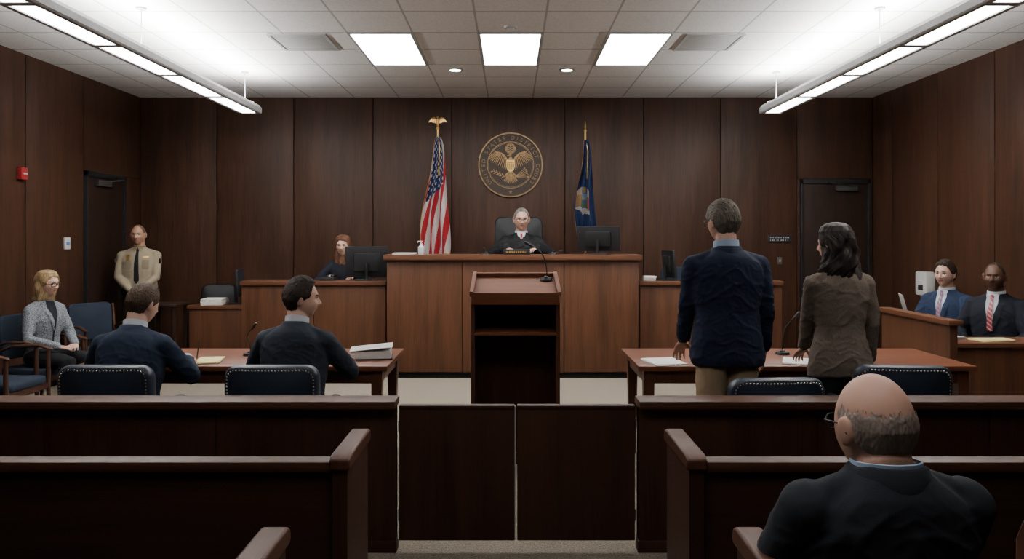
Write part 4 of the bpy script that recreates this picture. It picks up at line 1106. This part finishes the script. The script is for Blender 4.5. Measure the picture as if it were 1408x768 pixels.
# 4 attorney 2
p=Person('man in dark suit seated at table, head turned to side',(-1.31,4.60,0),-8,S=.995,sit=True,lean=9,skin=SK_fair,yaw=-66,pitch=2,sw=1.10,girth=1.06)
p.arm('R',(-1.09,5.03,.805),hint=(.6,-.7,-.4),F=(.1,1,-.1),N=(0,0,-1),curl=30); p.arm('L',(-1.47,5.04,.80),hint=(-.6,-.6,-.5),F=(.3,1,-.1),N=(0,0,-1))
p.build_body(); jk=p.garment('suit_jacket',SUITDK,JSIT,(.069,.055,.042),cuff=-.035,wr=.012,voxel=.008); p.legs(SUITDK,voxel=.018); p.collar(SHW,.068,1.47,1.540); p.jacket_collar(SUITDK); p.cuffs(SHW)
p.face(H_dark,LIP); p.hair(H_dark,.017)
# 5 clerk
p=Person('woman with auburn hair seated behind a monitor, dark clothing',(-2.08,9.60,.30),188,S=.955,sit=True,lean=4,skin=SK_fair,yaw=-8,pitch=2,female=True,sw=.98,hs=1.05)
p.arm('R',(.13,.32,.82),hint=(.8,-.4,-.5),F=(-.2,1,-.1),N=(0,0,-1),local=True); p.arm('L',(-.13,.32,.82),hint=(-.8,-.4,-.5),F=(.2,1,-.1),N=(0,0,-1),local=True)
p.build_body(); jk=p.garment('dark_cardigan',SUITBLK,FSIT,(.056,.046,.034),cuff=-.02); p.legs(BLKT,voxel=.02)
bv=bvh_of(jk); p.drape('blouse',TIE_K,[(1.485,-.045,.045),(1.42,-.04,.04),(1.3,-.012,.012)],bv,'T',.003)
p.face(H_brn,LIP); p.hair(H_aub,.013,table=LONGT,amp=.002,extra=p.lockmass([(0,-.035,.02,.102,.085),(0,-.035,-.08,.110,.080),(0,-.035,-.17,.118,.090),(0,-.035,-.235,.112,.098),(0,-.04,-.28,.07,.07)],wave=.14))
# 6 judge
p=Person('grey-haired judge with glasses in black robe behind the bench',(.13,9.30,.56),180,S=1.0,sit=True,lean=0,skin=SK_pink,yaw=4,pitch=6,girth=1.12,sw=1.12,hs=1.10,nk=1.08)
p.arm('R',(.19,.30,.90),hint=(.8,-.5,-.6),F=(-.7,.7,-.1),N=(0,0,-1),local=True); p.arm('L',(-.19,.30,.90),hint=(-.8,-.5,-.6),F=(.7,.7,-.1),N=(0,0,-1),local=True)
p.build_body(); RB=[(z,rx*1.08,ry*1.10,cy) for z,rx,ry,cy in JSIT[:-3]]+JSIT[-3:]
jk=p.garment('robe',ROBE,RB,(.080,.080,.075),cuff=-.0,wr=.016); p.legs(ROBE,voxel=.02)
bv=bvh_of(jk); p.drape('shirt',SHW,[(1.495,-.032,.032),(1.46,-.030,.030),(1.42,-.004,.004)],bv,'T',.004,nx=12); p.collar(SHW,.072,1.47,1.528)
for sx in (-1,1): p.drape('collar_point',SHW,mir(sx,[(1.502,.010,.044),(1.48,.004,.048),(1.45,.022,.036)]),bv,'T',.012)
p.drape('necktie',TIE_RED,[(1.488,-.011,.011),(1.472,-.013,.013),(1.43,-.006,.006)],bv,'T',.014)
p.face(H_grey,LIP); p.glasses(M_black,.0022); p.hair(H_silv,.006,table=[(0,.68),(30,.70),(52,.46),(64,.08),(80,-.08),(94,-.02),(108,-.3),(150,-.65),(180,-.7)],amp=.003,topadd=.002)
# 7 standing man
p=Person('tall man in navy blazer and khaki trousers standing at table',(1.32,4.70,0),4,S=1.005,lean=2,skin=SK_pink,yaw=18,pitch=2,sw=1.20,girth=1.02,hs=1.05,nk=1.04)
p.arm('L',(1.10,4.97,.845),hint=(-.3,-1,0),F=(-.1,.6,-.62),N=(.1,-.3,-.9),curl=28); p.arm('R',(1.58,4.80,.84),hint=(.25,-1,0),F=(-.1,.25,-1),N=(-1,0,0),curl=30)
p.build_body(); jk=p.garment('navy_blazer',SUITNAVY2,JACKET,(.067,.054,.043),cuff=-.035,wr=.012,voxel=.007,it=6); p.legs(KHAKI,voxel=.012); p.collar(SHB,.072,1.47,1.544); p.jacket_collar(SUITNAVY2,.084)
p.face(H_grey,LIP); p.glasses(); p.hair(H_grey,.014,amp=.0045)
bv=bvh_of(jk); p.drape('center_seam',M_black,[(1.44,-.0012,.0012),(1.0,-.0012,.0012),(.83,-.0022,.0022)],bv,'T',.0012,nx=1,back=True)
# 8 standing woman
p=Person('woman with long dark hair in brown tweed blazer standing at table',(2.01,4.70,0),10,S=.925,lean=2,skin=SK_fair,yaw=28,pitch=3,female=True,sw=1.14,girth=1.02,hs=1.04)
p.arm('L',(1.88,4.97,.83),hint=(-.3,-1,0),F=(-.05,.7,-.5),N=(.1,-.3,-.9),curl=25); p.arm('R',(2.22,4.78,.80),hint=(.2,-1,0),F=(-.1,.3,-1),N=(-1,0,0),curl=30)
p.build_body(); jk=p.garment('tweed_blazer',TWEEDB,FJ,(.061,.050,.040),cuff=-.035,wr=.011,voxel=.007,it=6); p.legs(BLKT,voxel=.012)
p.face(H_blk,LIP); p.hair(H_blk,.012,table=LONGT,amp=.002,
  extra=p.lockmass([(0,-.035,.03,.102,.095),(.0,-.035,-.06,.116,.100),(.0,-.045,-.14,.128,.094),(.0,-.055,-.20,.130,.082),(.0,-.062,-.27,.112,.064),(.01,-.062,-.325,.06,.035)],wave=.26,curl=15))
# 9, 10 men right
p=Person('dark-haired man in blue suit with pink tie seated in box',(4.26,7.50,0),117,S=1.0,sit=True,lean=2,skin=SK_fair,yaw=10,pitch=2,sw=1.14,girth=1.08,hs=1.03)
p.arm('R',(.12,.30,.60),hint=(.9,-.5,-.4),F=(-.5,.8,-.1),N=(0,0,-1),local=True); p.arm('L',(-.12,.30,.60),hint=(-.9,-.5,-.4),F=(.5,.8,-.1),N=(0,0,-1),local=True)
p.build_body(); jk=p.garment('suit_jacket',SUITBLUE,JSIT,(.070,.057,.044),cuff=-.02,wr=.010); p.legs(SUITBLUE,voxel=.018); p.collar(SHW,.069); p.jacket_collar(SUITBLUE); suitfront(p,jk,SHW,TIE_P,SUITBLUE)
p.face(H_dark,LIP); p.hair(H_dark,.015)
p=Person('man with shaved head in dark suit and red striped tie',(4.40,6.97,0),126,S=1.0,sit=True,lean=2,skin=SK_dark,yaw=10,pitch=2,sw=1.14,girth=1.08,hs=1.05)
p.arm('R',(.14,.28,.60),hint=(.9,-.5,-.4),F=(-.5,.8,-.1),N=(0,0,-1),local=True); p.arm('L',(-.14,.28,.60),hint=(-.9,-.5,-.4),F=(.5,.8,-.1),N=(0,0,-1),local=True)
p.build_body(); jk=p.garment('suit_jacket',SUITBLK,JSIT,(.070,.057,.044),cuff=-.02,wr=.010); p.legs(SUITBLK,voxel=.018); p.collar(SHW,.069); p.jacket_collar(SUITBLK); suitfront(p,jk,SHW,TIE_R,SUITBLK)
p.face(H_blk,LIPd); p.hair(H_blk,.002,table=BUZZ,amp=.0005,topadd=0)
# 11 bald man
p=Person('bald man with glasses and grey fringe seated in a pew',(.893,1.84,0),4,S=.965,sit=True,lean=0,drop=-.012,skin=SK_pink,yaw=7,pitch=4,hs=1.10,sw=1.15,girth=1.06,nd=.078,nk=1.10)
p.arm('R',(.2,.30,.52),hint=(1,-.5,-.3),F=(-.3,1,-.1),N=(0,0,-1),local=True); p.arm('L',(-.2,.30,.52),hint=(-1,-.5,-.3),F=(.3,1,-.1),N=(0,0,-1),local=True)
p.build_body(voxel=.0045); jk=p.garment('suit_jacket',SUITCH,JSIT,(.074,.060,.046),cuff=-.02,wr=.012,voxel=.007,it=8); p.legs(SUITCH,voxel=.018); p.collar(SHB,.079,1.465,1.512); p.jacket_collar(SUITCH,.087)
p.face(H_grey,LIP); p.glasses(M_black,.002)
FR=hairm('hair_grey_fringe',(.15,.115,.095),(.32,.26,.22))
p.hair(FR,.0022,table=[(0,1.2),(60,1.2),(72,.2),(84,.0),(100,.02),(112,-.35),(180,-.66)],top=.36,amp=.0014,topadd=0,thin=.16)

# ------------------------------------------------------------------ world + camera
w=bpy.data.worlds.new('World'); bpy.context.scene.world=w; w.use_nodes=True
w.node_tree.nodes['Background'].inputs[0].default_value=(.5,.52,.55,1); w.node_tree.nodes['Background'].inputs[1].default_value=.05
cam=bpy.data.cameras.new('camera'); co=bpy.data.objects.new('camera',cam); COL.objects.link(co)
co.location=(0,0,1.6); co.rotation_euler=(rad(90),0,0); cam.sensor_width=36; cam.lens=36*1060/1408; cam.shift_x=2/1408; cam.shift_y=-59/1408
cam.clip_start=.05
bpy.context.scene.camera=co
